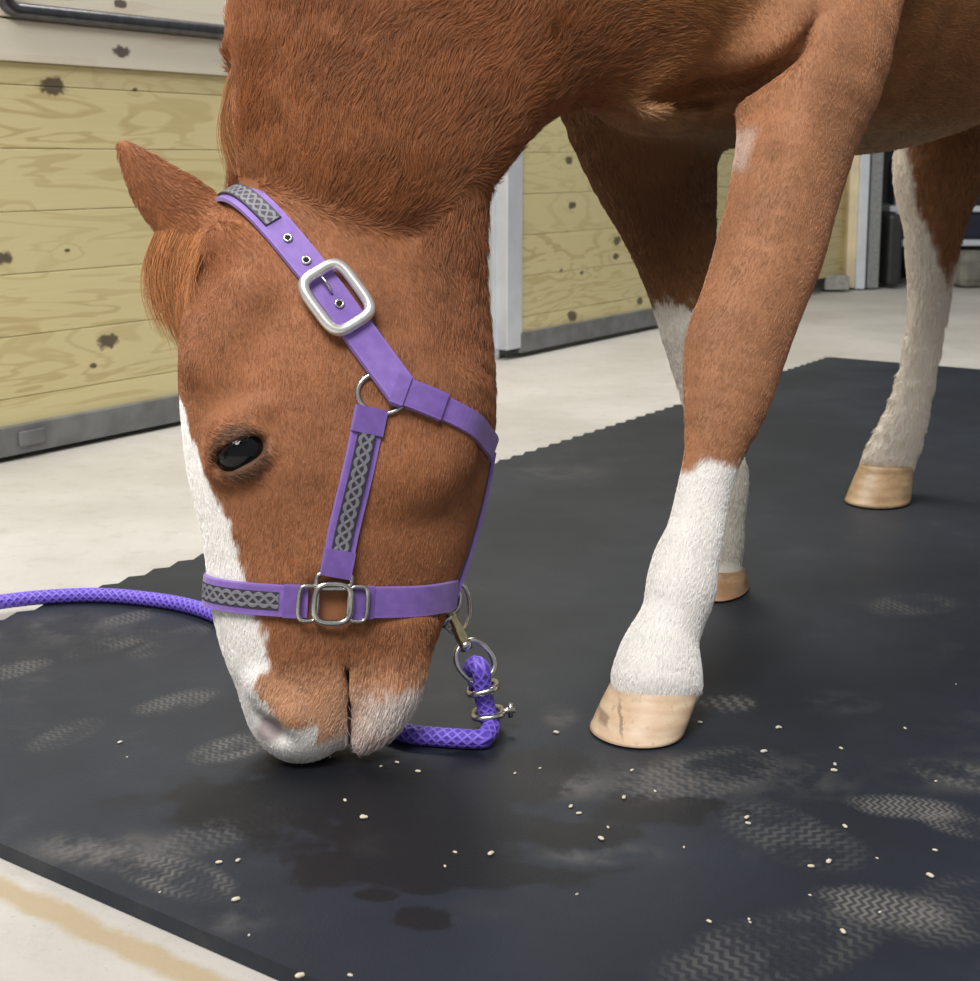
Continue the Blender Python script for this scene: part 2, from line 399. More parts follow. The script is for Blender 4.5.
r = bmesh.ops.extrude_face_region(bm, geom=[f])
for v in r['geom']:
    if isinstance(v, bmesh.types.BMVert): v.co.z = 0.0005
tag(obj_bm('rubber_mat', bm, m_mat(prints, wets, smears)), 'black rubber floor mat with dusty shoe prints and a notched long edge', 'mat')

# ------------------------------------------------------------------ the horse: one continuous body grown from a smooth field
def axis(segs):
    g = [segs[0][0]]
    for lo, hi, st in segs:
        n = max(1, int(round((hi - lo) / st))); g += list(lo + (hi - lo) * (np.arange(1, n + 1) / n))
    return np.array(g, np.float32)
gx = axis([(-.46, .12, .0040), (.12, .62, .0058), (.62, 1.95, .0145)])
gy = axis([(1.36, 1.72, .0042), (1.72, 2.3, .0068), (2.3, 3.25, .0145)])
gz = axis([(.0, .74, .0045), (.74, 1.02, .007), (1.02, 1.5, .013)])
SHAPE = (len(gx), len(gy), len(gz))
PRIMS = []
def smin(a, b, k):
    h = np.maximum(k - np.abs(a - b), 0) / k
    return np.minimum(a, b) - h * h * k * .25
class Chain:
    """elliptical sweep; rows: centre xyz, half width a (along u), half depth b (along v)"""
    def __init__(s, rows, frames, tagname, flow=1.0):
        s.c = np.array([r[0] for r in rows]); s.a = np.array([r[1] for r in rows]); s.b = np.array([r[2] for r in rows]); s.u, s.v = frames
        s.tag = tagname; s.flow = True; PRIMS.append(s)
    def segd(s, i, P):
        """P (...,3) -> scaled distance to segment i"""
        A, B = s.c[i], s.c[i + 1]; D = B - A; LL = D @ D
        t = np.clip(((P - A) @ D) / LL, 0, 1)
        q = P - (A + t[..., None] * D)
        T = D / math.sqrt(LL); u = nrm(s.u[i] + s.u[i + 1]); u = nrm(u - T * (u @ T)); v = np.cross(T, u)
        a = s.a[i] + t * (s.a[i + 1] - s.a[i]); b = s.b[i] + t * (s.b[i + 1] - s.b[i]); c = (a + b) * .5
        qu, qv, qt = q @ u, q @ v, q @ T
        k0 = np.sqrt((qu / a) ** 2 + (qv / b) ** 2 + (qt / c) ** 2) + 1e-9
        k1 = np.sqrt((qu / a ** 2) ** 2 + (qv / b ** 2) ** 2 + (qt / c ** 2) ** 2) + 1e-9
        return k0 * (k0 - 1) / k1
    def dist(s, P):
        d = None
        for i in range(len(s.c) - 1):
            e = s.segd(i, P); d = e if d is None else np.minimum(d, e)
        return d
    def grid(s, margin=.05):
        R = np.maximum(s.a, s.b)[:, None] + margin
        lo, hi = (s.c - R).min(0), (s.c + R).max(0)
        I = [slice(max(0, np.searchsorted(g, lo[k]) - 1), min(len(g), np.searchsorted(g, hi[k]) + 1)) for k, g in enumerate((gx, gy, gz))]
        out = np.full(tuple(i.stop - i.start for i in I), 1.0, np.float32)
        for j in range(len(s.c) - 1):
            R2 = max(s.a[j], s.a[j + 1], s.b[j], s.b[j + 1]) + margin
            l2, h2 = np.minimum(s.c[j], s.c[j + 1]) - R2, np.maximum(s.c[j], s.c[j + 1]) + R2
            J = [slice(max(I[k].start, np.searchsorted(g, l2[k])), min(I[k].stop, np.searchsorted(g, h2[k]))) for k, g in enumerate((gx, gy, gz))]
            if any(q.stop <= q.start for q in J): continue
            P = np.stack(np.meshgrid(gx[J[0]], gy[J[1]], gz[J[2]], indexing='ij'), -1)
            K = tuple(slice(J[k].start - I[k].start, J[k].stop - I[k].start) for k in range(3))
            out[K] = np.minimum(out[K], s.segd(j, P).astype(np.float32))
        return tuple(I), out
def chain_px(rows, tagname, sub=4, yaw=0.0, off=None):
    """rows: px, py, camera depth, silhouette half width in px, half thickness in metres"""
    R = catmull([(*r,) for r in rows], sub)
    C = np.array([U(r[0], r[1], r[2]) for r in R]); hw = R[:, 3] * R[:, 2] / FPX; b = R[:, 4]
    if off is not None: C = C + off
    us, vs = [], []
    cy, sy = math.cos(yaw), math.sin(yaw)
    for i in range(len(C)):
        T = nrm(C[min(i + 1, len(C) - 1)] - C[max(i - 1, 0)]); v0 = nrm(FV - T * (FV @ T)); u0 = np.cross(T, v0)
        us.append(cy * u0 + sy * v0); vs.append(-sy * u0 + cy * v0)
    a = np.sqrt(np.maximum(hw ** 2 - (b * sy) ** 2, (hw * .4) ** 2)) / cy
    return Chain(list(zip(C, a, b)), (np.array(us), np.array(vs)), tagname)
def chain_w(rows, tagname, sub=4):
    """rows: x, y, z, lateral half, vertical half"""
    R = catmull(rows, sub); C = R[:, :3]; us = []
    for i in range(len(C)):
        T = nrm(C[min(i + 1, len(C) - 1)] - C[max(i - 1, 0)]); us.append(nrm(np.cross(T, ZV)))
    return Chain(list(zip(C, R[:, 3], R[:, 4])), (np.array(us), None), tagname)
def add(F, ch, k):
    I, d = ch.grid(max(.03, k * 1.2)); F[I] = smin(F[I], d, k)
def cut(F, ch, k):
    I, d = ch.grid(.02); F[I] = -smin(-F[I], d, k)

YAW = math.radians(18)
HEAD_ROWS = [(300, 218, 1.60, 66, .070), (318, 275, 1.590, 119, .086), (336, 350, 1.578, 149, .100), (341, 440, 1.562, 149, .097), (340, 505, 1.552, 136, .083),
             (335, 555, 1.544, 124, .073), (330, 605, 1.535, 113, .064), (322, 655, 1.526, 93, .058), (304, 700, 1.518, 61, .055), (302, 717, 1.513, 47, .046)]
DA = np.array([.686, .728, 0]); DL = np.array([.728, -.686, 0]); F0 = np.array([.275, 1.95, 0])
def bw(s, z, lat, ver, side=0.0): return (*(F0 + DA * s + DL * side)[:2], z, lat, ver)

FA = np.full(SHAPE, .3, np.float32)                  # head and throat
head = chain_px(HEAD_ROWS, 'head', 5, YAW); add(FA, head, .02)
throat = chain_px([(460, 120, 1.64, 38, .06), (446, 215, 1.62, 39, .062), (424, 315, 1.60, 59, .066), (408, 400, 1.572, 80, .07)], 'throat'); add(FA, throat, .03)
add(FA, chain_px([(392, 625, 1.53, 44, .040), (391, 680, 1.52, 32, .036), (380, 712, 1.517, 26, .031), (364, 732, 1.514, 18, .025)], 'chin'), .012)
add(FA, chain_px([(398, 400, 1.523, 74, .042), (402, 455, 1.515, 70, .040)], 'head'), .03)      # cheek muscle
ear = chain_px([(121, 144, 1.575, 5, .007), (134, 160, 1.578, 15, .012), (156, 186, 1.583, 27, .018), (186, 214, 1.59, 35, .024), (222, 246, 1.595, 37, .032), (250, 268, 1.60, 30, .03)], 'ear')
add(FA, ear, .022)
cut(FA, chain_px([(140, 168, 1.600, 10, .007), (158, 188, 1.608, 17, .014), (184, 214, 1.622, 22, .018), (205, 232, 1.63, 16, .014)], 'cut'), .008); PRIMS.pop()
ear2 = chain_px([(340, 70, 1.735, 4, .007), (322, 110, 1.72, 18, .014), (300, 160, 1.70, 30, .022), (285, 215, 1.68, 32, .03)], 'ear'); add(FA, ear2, .03)

FB = np.full(SHAPE, .3, np.float32)                  # neck, trunk, legs
neck = chain_px([(356, 160, 1.60, 120, .080), (372, 105, 1.63, 148, .094), (425, -15, 1.70, 188, .12), (540, -130, 1.79, 235, .15), (660, -190, 1.88, 250, .17)], 'neck'); add(FB, neck, .05)
trunk = chain_w([bw(-.20, .99, .10, .20), bw(-.08, 1.0, .17, .28), bw(.2, 1.0, .245, .325), bw(.5, 1.01, .27, .335), bw(.8, 1.04, .26, .315), bw(1.05, 1.06, .24, .29), bw(1.22, 1.04, .17, .22)], 'trunk'); add(FB, trunk, .08)
chest = chain_px([(600, -60, 1.80, 90, .10), (618, 10, 1.84, 78, .10), (642, 64, 1.905, 60, .085)], 'chest'); chest.flow = False; add(FB, chest, .06)
NEAR = [(762, -190, 1.86, 165, .085), (777, -40, 1.81, 134, .085), (805, 55, 1.79, 86, .085), (799, 125, 1.79, 62, .074), (785, 190, 1.77, 55, .062), (770, 250, 1.75, 54, .054), (751, 305, 1.73, 51, .047), (735, 350, 1.715, 51, .044), (726, 400, 1.70, 43, .036),
        (713, 455, 1.69, 29, .029), (703, 496, 1.68, 27, .028), (695, 535, 1.667, 29, .030), (686, 562, 1.655, 33, .033), (681, 588, 1.645, 35, .036), (675, 612, 1.638, 32, .034), (666, 634, 1.63, 34, .035), (660, 655, 1.62, 40, .040), (657, 678, 1.613, 46, .046)]
near = chain_px(NEAR, 'near_leg', 3)
I_, d_ = near.grid(.07); FB[I_] = smin(FB[I_], d_, .03)
add(FB, chain_px([(808, 85, 1.745, 20, .03), (792, 150, 1.735, 24, .03), (772, 220, 1.73, 20, .025)], 'near_leg'), .03)
FAR = [(640, 0, 2.00, 110, .10), (640, 90, 2.04, 84, .085), (652, 160, 2.06, 66, .07), (664, 205, 2.07, 53, .058), (677, 260, 2.08, 40, .046), (688, 310, 2.09, 33, .040), (693, 335, 2.09, 31, .039), (704, 390, 2.10, 25, .030), (716, 440, 2.105, 23, .027), (725, 480, 2.11, 24, .027), (722, 515, 2.115, 23, .029), (720, 543, 2.12, 24, .033), (720, 562, 2.12, 21, .03), (721, 574, 2.12, 23, .034)]
add(FB, chain_px(FAR, 'far_leg', 3), .04)
HIND = [(938, 165, 2.74, 41, .07), (935, 213, 2.73, 33, .055), (932, 255, 2.73, 27, .045), (930, 295, 2.73, 22, .038), (924, 339, 2.725, 21, .027), (916, 380, 2.72, 21, .027), (905, 422, 2.715, 24, .032), (895, 447, 2.71, 27, .033), (887, 464, 2.705, 27, .036)]
add(FB, chain_px(HIND, 'hind_leg', 3), .03)
OFFH = DL * .30 + DA * .13
add(FB, chain_px(HIND, 'hind_leg', 3, 0, OFFH), .03)
hb = U(938, 165, 2.74)
for off in (np.zeros(3), OFFH):
    p = hb + off; q = F0 + DA * 1.0 + (DL * (.10 if off.any() else -.10)); m = (p + np.array([*q[:2], 1.05])) / 2 + DA * .06
    add(FB, chain_w([(*q[:2], 1.08, .13, .20), (*m[:2], .93, .10, .16), (*(p + DA * .03)[:2], .76, .08, .09), (*p[:2], p[2] - .03, .065, .075)], 'hind_leg'), .05)

cut(FB, chain_px([(233, 96, 1.62, 9, .06), (234, 125, 1.62, 12, .06), (235, 152, 1.61, 9, .06)], 'cut', 3), .012); PRIMS.pop()
F = smin(FA, FB, np.float32(.016)); del FA, FB

def first_hit(px, py, z0=1.3, z1=1.8):
    r = ray(px, py)
    for Z in np.arange(z0, z1, .001):
        p = CO + r * Z; i, j, k = (min(len(g) - 1, np.searchsorted(g, p[n])) for n, g in enumerate((gx, gy, gz)))
        if F[i, j, k] < 0: return Z
    return None
def ell(px, py, dz, hw, hh, ang, depth, tagname='head'):
    """a small ellipsoid-like pad on the surface seen at px,py: in-picture half length hw, half height hh (px), tilted by ang"""
    Z = first_hit(px, py) + dz; c, s_ = math.cos(math.radians(ang)), math.sin(math.radians(ang)); L = max(hw - hh, .5)
    ch_ = chain_px([(px - c * L, py + s_ * L, Z, hh, depth), (px + c * L, py - s_ * L, Z, hh, depth)], tagname, 2); ch_.flow = False; return ch_
add(F, ell(228, 330, .012, 62, 22, 62, .02), .03)          # brow ridge
add(F, ell(240, 420, .008, 34, 11, 22, .014), .016)        # upper lid fold
add(F, ell(241, 456, .010, 36, 29, 25, .024), .014)        # eye swelling
add(F, ell(298, 520, .010, 58, 9, -66, .011), .035)         # facial crest
add(F, ell(275, 700, .010, 34, 14, -50, .014), .016)       # nostril wing
add(F, ell(238, 256, .006, 44, 22, -38, .016, 'ear'), .02)        # base of the ear
add(F, ell(648, 80, .014, 46, 26, -62, .014, 'trunk'), .04)
def crease(pts, depth, k):
    cut(F, chain_px([(x, y, first_hit(x, y, 1.3, 2.3) - .008 + d, w, depth) for (x, y, w, d) in pts], 'cut', 3), k); PRIMS.pop()
crease([(682, 88, 8, .008), (706, 92, 15, .034), (738, 86, 15, .040), (764, 72, 11, .026), (788, 54, 6, .006), (808, 30, 3, -.004)], .052, .018)   # fold between breast and foreleg
crease([(772, 160, 3, 0), (766, 205, 4, 0), (760, 235, 3, 0)], .010, .02)                                                              # forearm groove
EYE_Z = first_hit(239, 452)
EC = U(240, 452, EYE_Z + .019)
add(F, Chain([(EC - RV * .004, .032, .032), (EC + RV * .004, .032, .032)], (np.array([ZV, ZV]), None), 'head'), .014)
cut(F, ell(238, 454, .000, 27, 13, 27, .030, 'cut'), .003); PRIMS.pop()
cut(F, ell(270, 729, .002, 17, 9, -40, .018, 'cut'), .008); PRIMS.pop()                # nostril
c_ = chain_px([(346, 690, 1.465, 2.2, .05), (347, 720, 1.465, 2.8, .05), (347, 756, 1.465, 2.8, .05)], 'cut', 2); cut(F, c_, .008); PRIMS.pop()  # mouth line

# surface nets over the uneven grid
neg = F < 0
cells, pts_ = [], []
quads = []
NY, NZ = SHAPE[1], SHAPE[2]
for ax in range(3):
    sl0 = [slice(None)] * 3; sl1 = [slice(None)] * 3; sl0[ax] = slice(0, -1); sl1[ax] = slice(1, None)
    a = neg[tuple(sl0)]; idx = np.array(np.nonzero(a != neg[tuple(sl1)]))
    nx = idx.copy(); nx[ax] += 1
    f0 = F[tuple(idx)]; f1 = F[tuple(nx)]; t = f0 / (f0 - f1)
    P0 = np.stack([gx[idx[0]], gy[idx[1]], gz[idx[2]]], 1); P1 = np.stack([gx[nx[0]], gy[nx[1]], gz[nx[2]]], 1)
    P = P0 + (P1 - P0) * t[:, None]
    b, c = (ax + 1) % 3, (ax + 2) % 3; q = []
    ok = (idx[b] > 0) & (idx[c] > 0)
    for db, dc in ((0, 0), (-1, 0), (-1, -1), (0, -1)):
        k = idx.copy(); k[b] += db; k[c] += dc
        cid = (k[0] * NY + k[1]) * NZ + k[2]; q.append(cid); cells.append(cid[ok]); pts_.append(P[ok])
    q = np.stack(q, 1); flip = f0 > 0; q[flip] = q[flip][:, ::-1]
    quads.append(q[ok])
cells = np.concatenate(cells); pts_ = np.concatenate(pts_); quads = np.concatenate(quads)
uc, inv = np.unique(cells, return_inverse=True)
cnt = np.bincount(inv); BV = np.stack([np.bincount(inv, pts_[:, k]) / cnt for k in range(3)], 1)
BQ = np.searchsorted(uc, quads)
# a little smoothing
ed = np.concatenate([BQ[:, [0, 1]], BQ[:, [1, 2]], BQ[:, [2, 3]], BQ[:, [3, 0]]])
for it in range(4):
    acc = np.zeros_like(BV); n_ = np.zeros(len(BV))
    for k in range(3): acc[:, k] = np.bincount(ed[:, 0], BV[ed[:, 1], k], len(BV)) + np.bincount(ed[:, 1], BV[ed[:, 0], k], len(BV))
    n_ = np.bincount(ed[:, 0], minlength=len(BV)) + np.bincount(ed[:, 1], minlength=len(BV))
    BV = BV * .5 + .5 * acc / n_[:, None]
# keep the biggest connected piece only
lab = np.arange(len(BV))
while True:
    m = np.minimum(lab[ed[:, 0]], lab[ed[:, 1]]); new = lab.copy(); np.minimum.at(new, ed[:, 0], m); np.minimum.at(new, ed[:, 1], m); new = new[new]
    if (new == lab).all(): break
    lab = new
big = np.bincount(lab).argmax(); kp = lab == big; mp_ = np.cumsum(kp) - 1
BQ = mp_[BQ[kp[BQ].all(1)]]; BV = BV[kp]
print('BODY verts', len(BV), 'grid', SHAPE, flush=True)

# ---- hair direction and coat colour as functions of place on the body
TAGS = ['head', 'throat', 'chin', 'ear', 'neck', 'trunk', 'chest', 'near_leg', 'far_leg', 'hind_leg']
def prim_blend(P):
    """hair direction and a soft weight for each region of the body"""
    acc = np.zeros((len(P), 3)); dt = np.full((len(P), len(TAGS)), .5)
    for n, ch in enumerate(PRIMS):
        lo = (ch.c - np.maximum(ch.a, ch.b)[:, None]).min(0) - .08; hi = (ch.c + np.maximum(ch.a, ch.b)[:, None]).max(0) + .08
        sel = np.nonzero(((P > lo) & (P < hi)).all(1))[0]
        if not len(sel): continue
        Q = P[sel]; d = np.full(len(sel), 9.0); T = np.zeros((len(sel), 3))
        for i in range(len(ch.c) - 1):
            e = ch.segd(i, Q); b = e < d; d[b] = e[b]; T[b] = nrm(ch.c[i + 1] - ch.c[i])
        if ch.flow: acc[sel] += T * np.exp(-np.maximum(d, 0) / .012)[:, None]
        j = TAGS.index(ch.tag); dt[sel, j] = np.minimum(dt[sel, j], np.maximum(d, 0))
    acc /= np.maximum(np.linalg.norm(acc, axis=1), 1e-9)[:, None]
    w = np.exp(-(dt - dt.min(1)[:, None]) / .012); w /= w.sum(1)[:, None]
    return acc, w
_h = np.random.default_rng(3).random(4096)
def vnoise(P, s):
    Q = P * s; i = np.floor(Q).astype(int); f = Q - i; f = f * f * (3 - 2 * f); r = 0
    for dx in (0, 1):
        for dy in (0, 1):
            for dz in (0, 1):
                h = _h[((i[:, 0] + dx) * 73 + (i[:, 1] + dy) * 179 + (i[:, 2] + dz) * 283) % 4096]
                r = r + h * (f[:, 0] if dx else 1 - f[:, 0]) * (f[:, 1] if dy else 1 - f[:, 1]) * (f[:, 2] if dz else 1 - f[:, 2])
    return r
def sst(x, a, b): t = np.clip((x - a) / (b - a), 0, 1); return t * t * (3 - 2 * t)
HC = head.c; hz = HC[::-1, 2]
NF = nrm(-(head.u[len(head.u) // 2])); LF = nrm(np.cross(NF, nrm(HC[-1] - HC[0])))
if LF @ FV > 0: LF = -LF                              # towards the near side
def head_frame(P):
    c = np.stack([np.interp(P[:, 2], hz, HC[::-1, k]) for k in range(3)], 1); q = P - c
    return q @ NF, q @ LF
_hp = np.array([proj(c) for c in head.c])
ZB = lambda py: float(U(300, py, float(np.interp(py, _hp[:, 1], _hp[:, 2])))[2])
CH = np.array([.300, .124, .056])
def coat_colour(P, who):
    n1, n2, n3 = vnoise(P, 9), vnoise(P, 34), vnoise(P, 150)
    c = CH[None] * (.86 + .28 * n1[:, None]) * (.90 + .2 * n2[:, None])
    isin = lambda *a: who[:, [TAGS.index(x) for x in a]].sum(1)
    for tags, tint in ((('neck',), (.82, .73, .60)), (('throat',), (.88, .83, .80)), (('ear',), (1.0, .92, .82)), (('trunk',), (1.12, 1.20, 1.0)), (('near_leg',), (1.28, 1.48, 1.66)), (('chest',), (1.05, 1.05, .95)), (('far_leg',), (.68, .72, .62)), (('hind_leg',), (.8, .84, .72))):  # far and hind legs tinted darker to carry the shade under the body
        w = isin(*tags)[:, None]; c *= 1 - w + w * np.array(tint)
    lerp = lambda w, col: c * (1 - w[:, None]) + np.array(col)[None] * w[:, None]
    WHITE = (.80, .775, .74)
    # pale hair along the bottom of chest and belly
    w = (isin('trunk') + .6 * isin('chest')) * sst(P[:, 2], .745, .69) * .55; c = lerp(w, (.55, .40, .24))
    # head marks
    hd = isin('head', 'chin')
    q, s_ = head_frame(P); wob = (n2 - .5) * .010 + (n3 - .5) * .006
    z = P[:, 2]
    peach = hd * sst(z, ZB(632), ZB(680)) * sst(s_, -.02, .02) * .72; c = lerp(peach, (.70, .40, .235))
    zs = [ZB(y) for y in (775, 735, 700, 650, 600, 550, 500, 450, 400, 370)][::1]
    ws = [.075, .070, .048, .046, .042, .044, .042, .031, .018, -.01]
    wl = np.interp(z, zs, ws)
    bl = hd * sst(wl - np.abs(s_) + wob, -.002, .003) * (q > -.01); c = lerp(bl, WHITE)
    lip = hd * sst(z + wob + (n1 - .5) * .02, ZB(727), ZB(737)); c = lerp(lip, WHITE)
    pk = lip * sst(n1, .45, .7) * .5; c = lerp(pk, (.62, .42, .38))
    ch = isin('chin') * sst(z + wob * 1.6, ZB(668), ZB(690)); c = lerp(ch, (.74, .70, .67))
    c = lerp(isin('chin') * sst(z, ZB(716), ZB(728)) * .6, (.66, .46, .42))
    # nostril skin
    pn = U(270, 729, EYE_Z); dn = np.linalg.norm((P - CO) / ((P - CO) @ FV)[:, None] - ray(270, 729), axis=1) * FPX
    c = lerp(hd * (s_ > 0) * sst(dn, 17, 9) * .8, (.34, .25, .26))
    # dark skin round the eye
    de = P - U(239, 453, EYE_Z)
    c = lerp(hd * sst(np.linalg.norm(de, axis=1), .036, .025) * .72, (.06, .038, .028))
    # dark line of the mouth
    ml = np.abs((P - U(346.5, 722, 1.465)) @ RV); c = lerp(hd * (s_ > .01) * sst(ml, .003, .0012) * (z < ZB(688)), (.09, .06, .055))
    # bare pale skin inside the top of the near foreleg
    cl_ = np.stack([np.interp(z, near.c[::-1, 2], near.c[::-1, k]) for k in range(3)], 1); ha = np.interp(z, near.c[::-1, 2], near.a[::-1])
    c = lerp(isin('near_leg') * sst(-((P - cl_) @ RV) / ha + n2 * .2, .86, .99) * sst(z, .64, .66) * sst(z, .71, .69) * .75, (.60, .47, .40))
    # stockings
    wob2 = (n2 - .5) * .035 + (n3 - .5) * .02
    zk = float(U(713, 460, 1.69)[2]); c = lerp(isin('near_leg') * sst(z + wob2 * .6, zk + .006, zk - .006), WHITE)
    zf = float(U(680, 305, 2.08)[2]); c = lerp(isin('far_leg') * sst(z + wob2, zf + .006, zf - .006), (.70, .66, .58))
    hl = isin('hind_leg'); zh = float(U(930, 297, 2.73)[2])
    fr = -(P - np.stack([np.interp(z, HCz, HCx), np.interp(z, HCz, HCy), z], 1)) @ RV
    w = np.maximum(sst(z + wob2 * 1.6 + fr * 1.2, zh + .03, zh - .02), sst(fr + wob2 * .25 - np.interp(z, [.42, .484, .57, .66], [-.022, .006, .046, .072]), -.004, .004) * (z < .70))
    c = lerp(hl * w, (.72, .65, .56))  # hind white kept grey-beige, its shade put into the colour
    return np.clip(c, 0, 1)
hh = PRIMS[[p.tag for p in PRIMS].index('hind_leg')].c; HCz, HCx, HCy = hh[::-1, 2], hh[::-1, 0], hh[::-1, 1]

def m_coat(name, rough, bump):
    k = NT(name); a = k.n('ShaderNodeAttribute', attribute_name='coat_colour')
    if bump: k.bump(k.noise(k.obj(), 260, 3), .25, .002)
    m = k.out(a.outputs['Color'], rough, 0, .25); return m
body_m = m_coat('horse_skin_coat', .62, True); hair_m = m_coat('horse_hair', .48, False)

hr = empty('horse', G(643, 728), 'chestnut horse with white blaze and stockings, head lowered to the black mat', 'horse')
me = bpy.data.meshes.new('body'); me.from_pydata(BV.tolist(), [], BQ.tolist()); me.update()
flow, who = prim_blend(BV)
at = me.color_attributes.new('coat_colour', 'FLOAT_COLOR', 'POINT')
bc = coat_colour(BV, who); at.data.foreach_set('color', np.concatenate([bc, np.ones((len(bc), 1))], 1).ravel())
body = keep(link('body', me, body_m, None, True), hr)
vn = np.zeros(len(BV) * 3); me.vertices.foreach_get('normal', vn); vn = vn.reshape(-1, 3)
BVH = BVHTree.FromPolygons(BV.tolist(), BQ.tolist())
def hit(px, py):
    r = Vector(ray(px, py)).normalized(); h = BVH.ray_cast(Vector(CO), r)
    return (np.array(h[0]), np.array(h[1]) * (-1 if h[1] @ r > 0 else 1)) if h[0] is not None else None

# ---- eye
eye_c = EC
k = NT('dark_glossy_eye'); k.out((.004, .0045, .005), .06, 0, .35)
eye_m = k.m
V, F_ = [], []
lathe('eye', [(.0272 * math.sin(t) + 1e-4, .0272 * math.cos(t)) for t in np.linspace(0, math.pi, 20)], eye_m, hr, 28, Matrix.Translation(Vector(eye_c)))

# ---- hooves
def hoof(front, back, hwid, top_c, top_a, top_b, name, cols):
    """front/back: ground points of toe and heel; top ring centre and half sizes"""
    ax = nrm((front - back) * np.array([1, 1, 0])); ay = np.cross(ZV, ax); c = (front + back) / 2; la = np.linalg.norm((front - back)[:2]) / 2
    rings = []
    for t in np.linspace(0, 1, 9):
        cc = c * (1 - t) + top_c * t; a = la * (1 - t) + top_a * t; b = hwid * (1 - t) + top_b * t
        bul = 1 + .02 * math.sin(math.pi * t)
        rings.append((cc, a * bul, b * bul))
    rings.insert(0, (c + ZV * 0, la * .86, hwid * .86)); rings[0][0][2] = c[2]; rings[1][0][2] = c[2] + .003
    cc, a, b = rings[-1]; rings.append((cc + ZV * .006, a * .97, b * .97)); rings.append((cc + ZV * .010, a * .7, b * .7))
    V, F_ = [], []; n = 40
    for cc, a, b in rings:
        for q in range(n):
            t = 2 * math.pi * q / n; x, y = math.cos(t), math.sin(t)
            if x < -.55: x = -.55 - (abs(x) - .55) * .45          # flat heels
            V.append(cc + ax * a * x + ay * b * y)
    for i in range(len(rings) - 1):
        for q in range(n): F_.append((i * n + q, i * n + (q + 1) % n, (i + 1) * n + (q + 1) % n, (i + 1) * n + q))
    F_.append(tuple(range(n - 1, -1, -1))); F_.append(tuple((len(rings) - 1) * n + q for q in range(n)))
    kk = NT(name + '_horn'); v = kk.obj(); z = kk.sep(v)[2]
    n1 = kk.noise(kk.map(v, sc=(1, 1, 3)), 30, 4); n2 = kk.noise(kk.map(v, sc=(140, 140, 6)), 1, 3)
    cr = kk.mix(kk.ramp(n1, .35, .68), cols[0], cols[1]); cr = kk.mix(kk.math('MULTIPLY', kk.ramp(n2, .60, .72), .35), cr, cols[2])
    rg = kk.math('SINE', kk.math('MULTIPLY', z, 420)); cr = kk.mix(kk.math('MULTIPLY', kk.ramp(rg, .3, 1), .10), cr, cols[2]); kk.bump(rg, .15, .001)
    if len(cols) > 3:                                              # a dark vertical crack and scuffs on the toe
        for (cp, hx, hz_) in cols[3]:
            x_, y_, z_ = kk.sep(kk.map(v, loc=tuple(-cp)))
            nn = kk.math('MULTIPLY', kk.math('SUBTRACT', n1, .5), .014)
            e = kk.math('MULTIPLY', kk.ramp(kk.math('ABSOLUTE', kk.math('ADD', x_, nn)), hx * .4, hx, 1, 0), kk.ramp(kk.math('ABSOLUTE', kk.math('ADD', z_, nn)), hz_ * .2, hz_ * 1.1, 1, 0))
            cr = kk.mix(kk.math('MULTIPLY', e, .6), cr, (.14, .085, .06))
    return obj_vf(name, V, F_, kk.out(cr, .45), hr)
horn = [(.66, .46, .30), (.74, .58, .40), (.36, .20, .12)]
def gz_(px, py): return G(px, py, MT)
hoof(gz_(595, 738), gz_(678, 723), .056, U(657, 684, 1.618), .054, .052, 'hoof', horn + [[(U(620, 718, 1.57), .0022, .02), (U(604, 722, 1.57), .007, .007)]])
hoof(gz_(712, 603), gz_(734, 578), .036, U(721, 572, 2.12), .038, .037, 'hoof', [(.36, .20, .10), (.48, .30, .16), (.22, .12, .06)])
hn = [(.40, .25, .13), (.52, .35, .19), (.20, .11, .06)]
b1, b2, b3 = gz_(858, 508), gz_(896, 496), U(886, 468, 2.705)
hoof(b1, b2, .058, b3, .056, .050, 'hoof', hn)
hoof(b1 + OFFH, b2 + OFFH, .058, b3 + OFFH, .056, .050, 'hoof', hn)

# ------------------------------------------------------------------ halter
STRAPS = []                                            # (polyline, half width): no hair shows through these
def m_web(name, col, col2, braid=False):
    k = NT(name); u, v_, _ = k.sep(k.uv())
    if braid:
        ph = k.math('MULTIPLY', v_, 2 * math.pi / .036)
        best = None
        for sh in (0.0, 2.094, 4.188):
            cx = k.math('ADD', k.math('MULTIPLY', k.math('SINE', k.math('ADD', ph, sh)), .30), .5)
            d = k.math('ABSOLUTE', k.math('SUBTRACT', u, cx)); e = k.ramp(d, .07, .13, 1, 0)
            best = e if best is None else k.math('MAXIMUM', best, e)
        fine = k.noise(k.map(k.uv(), sc=(30, 900, 1)), 1, 2)
        c = k.mix(best, (.035, .03, .045), k.mix(fine, (.10, .10, .125), (.27, .27, .30)))
        k.bump(best, .6, .0015); return k.out(c, .5)
    w1 = k.math('SINE', k.math('MULTIPLY', v_, 3200)); w2 = k.math('SINE', k.math('MULTIPLY', u, 90))
    wv = k.math('MULTIPLY', w1, w2); n = k.noise(k.map(k.uv(), sc=(3, 60, 1)), 1, 3)
    edge = k.ramp(k.math('ABSOLUTE', k.math('SUBTRACT', u, .5)), .36, .42, 0, 1)
    c = k.mix(k.ramp(n, .3, .7), col, col2); c = k.mix(k.math('MULTIPLY', edge, .25), c, tuple(min(1, x * 1.35) for x in col2))
    k.bump(wv, .12, .0006); m = k.out(c, .42, 0, .35); k.b.inputs['Sheen Weight'].default_value = .25; return m
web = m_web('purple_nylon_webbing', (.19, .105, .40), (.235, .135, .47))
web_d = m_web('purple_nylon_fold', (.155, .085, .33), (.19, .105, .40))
braid = m_web('grey_braided_overlay', (0, 0, 0), (0, 0, 0), True)
silver = plain('brushed_nickel', (.80, .79, .77), .30, .75, .05, 80)
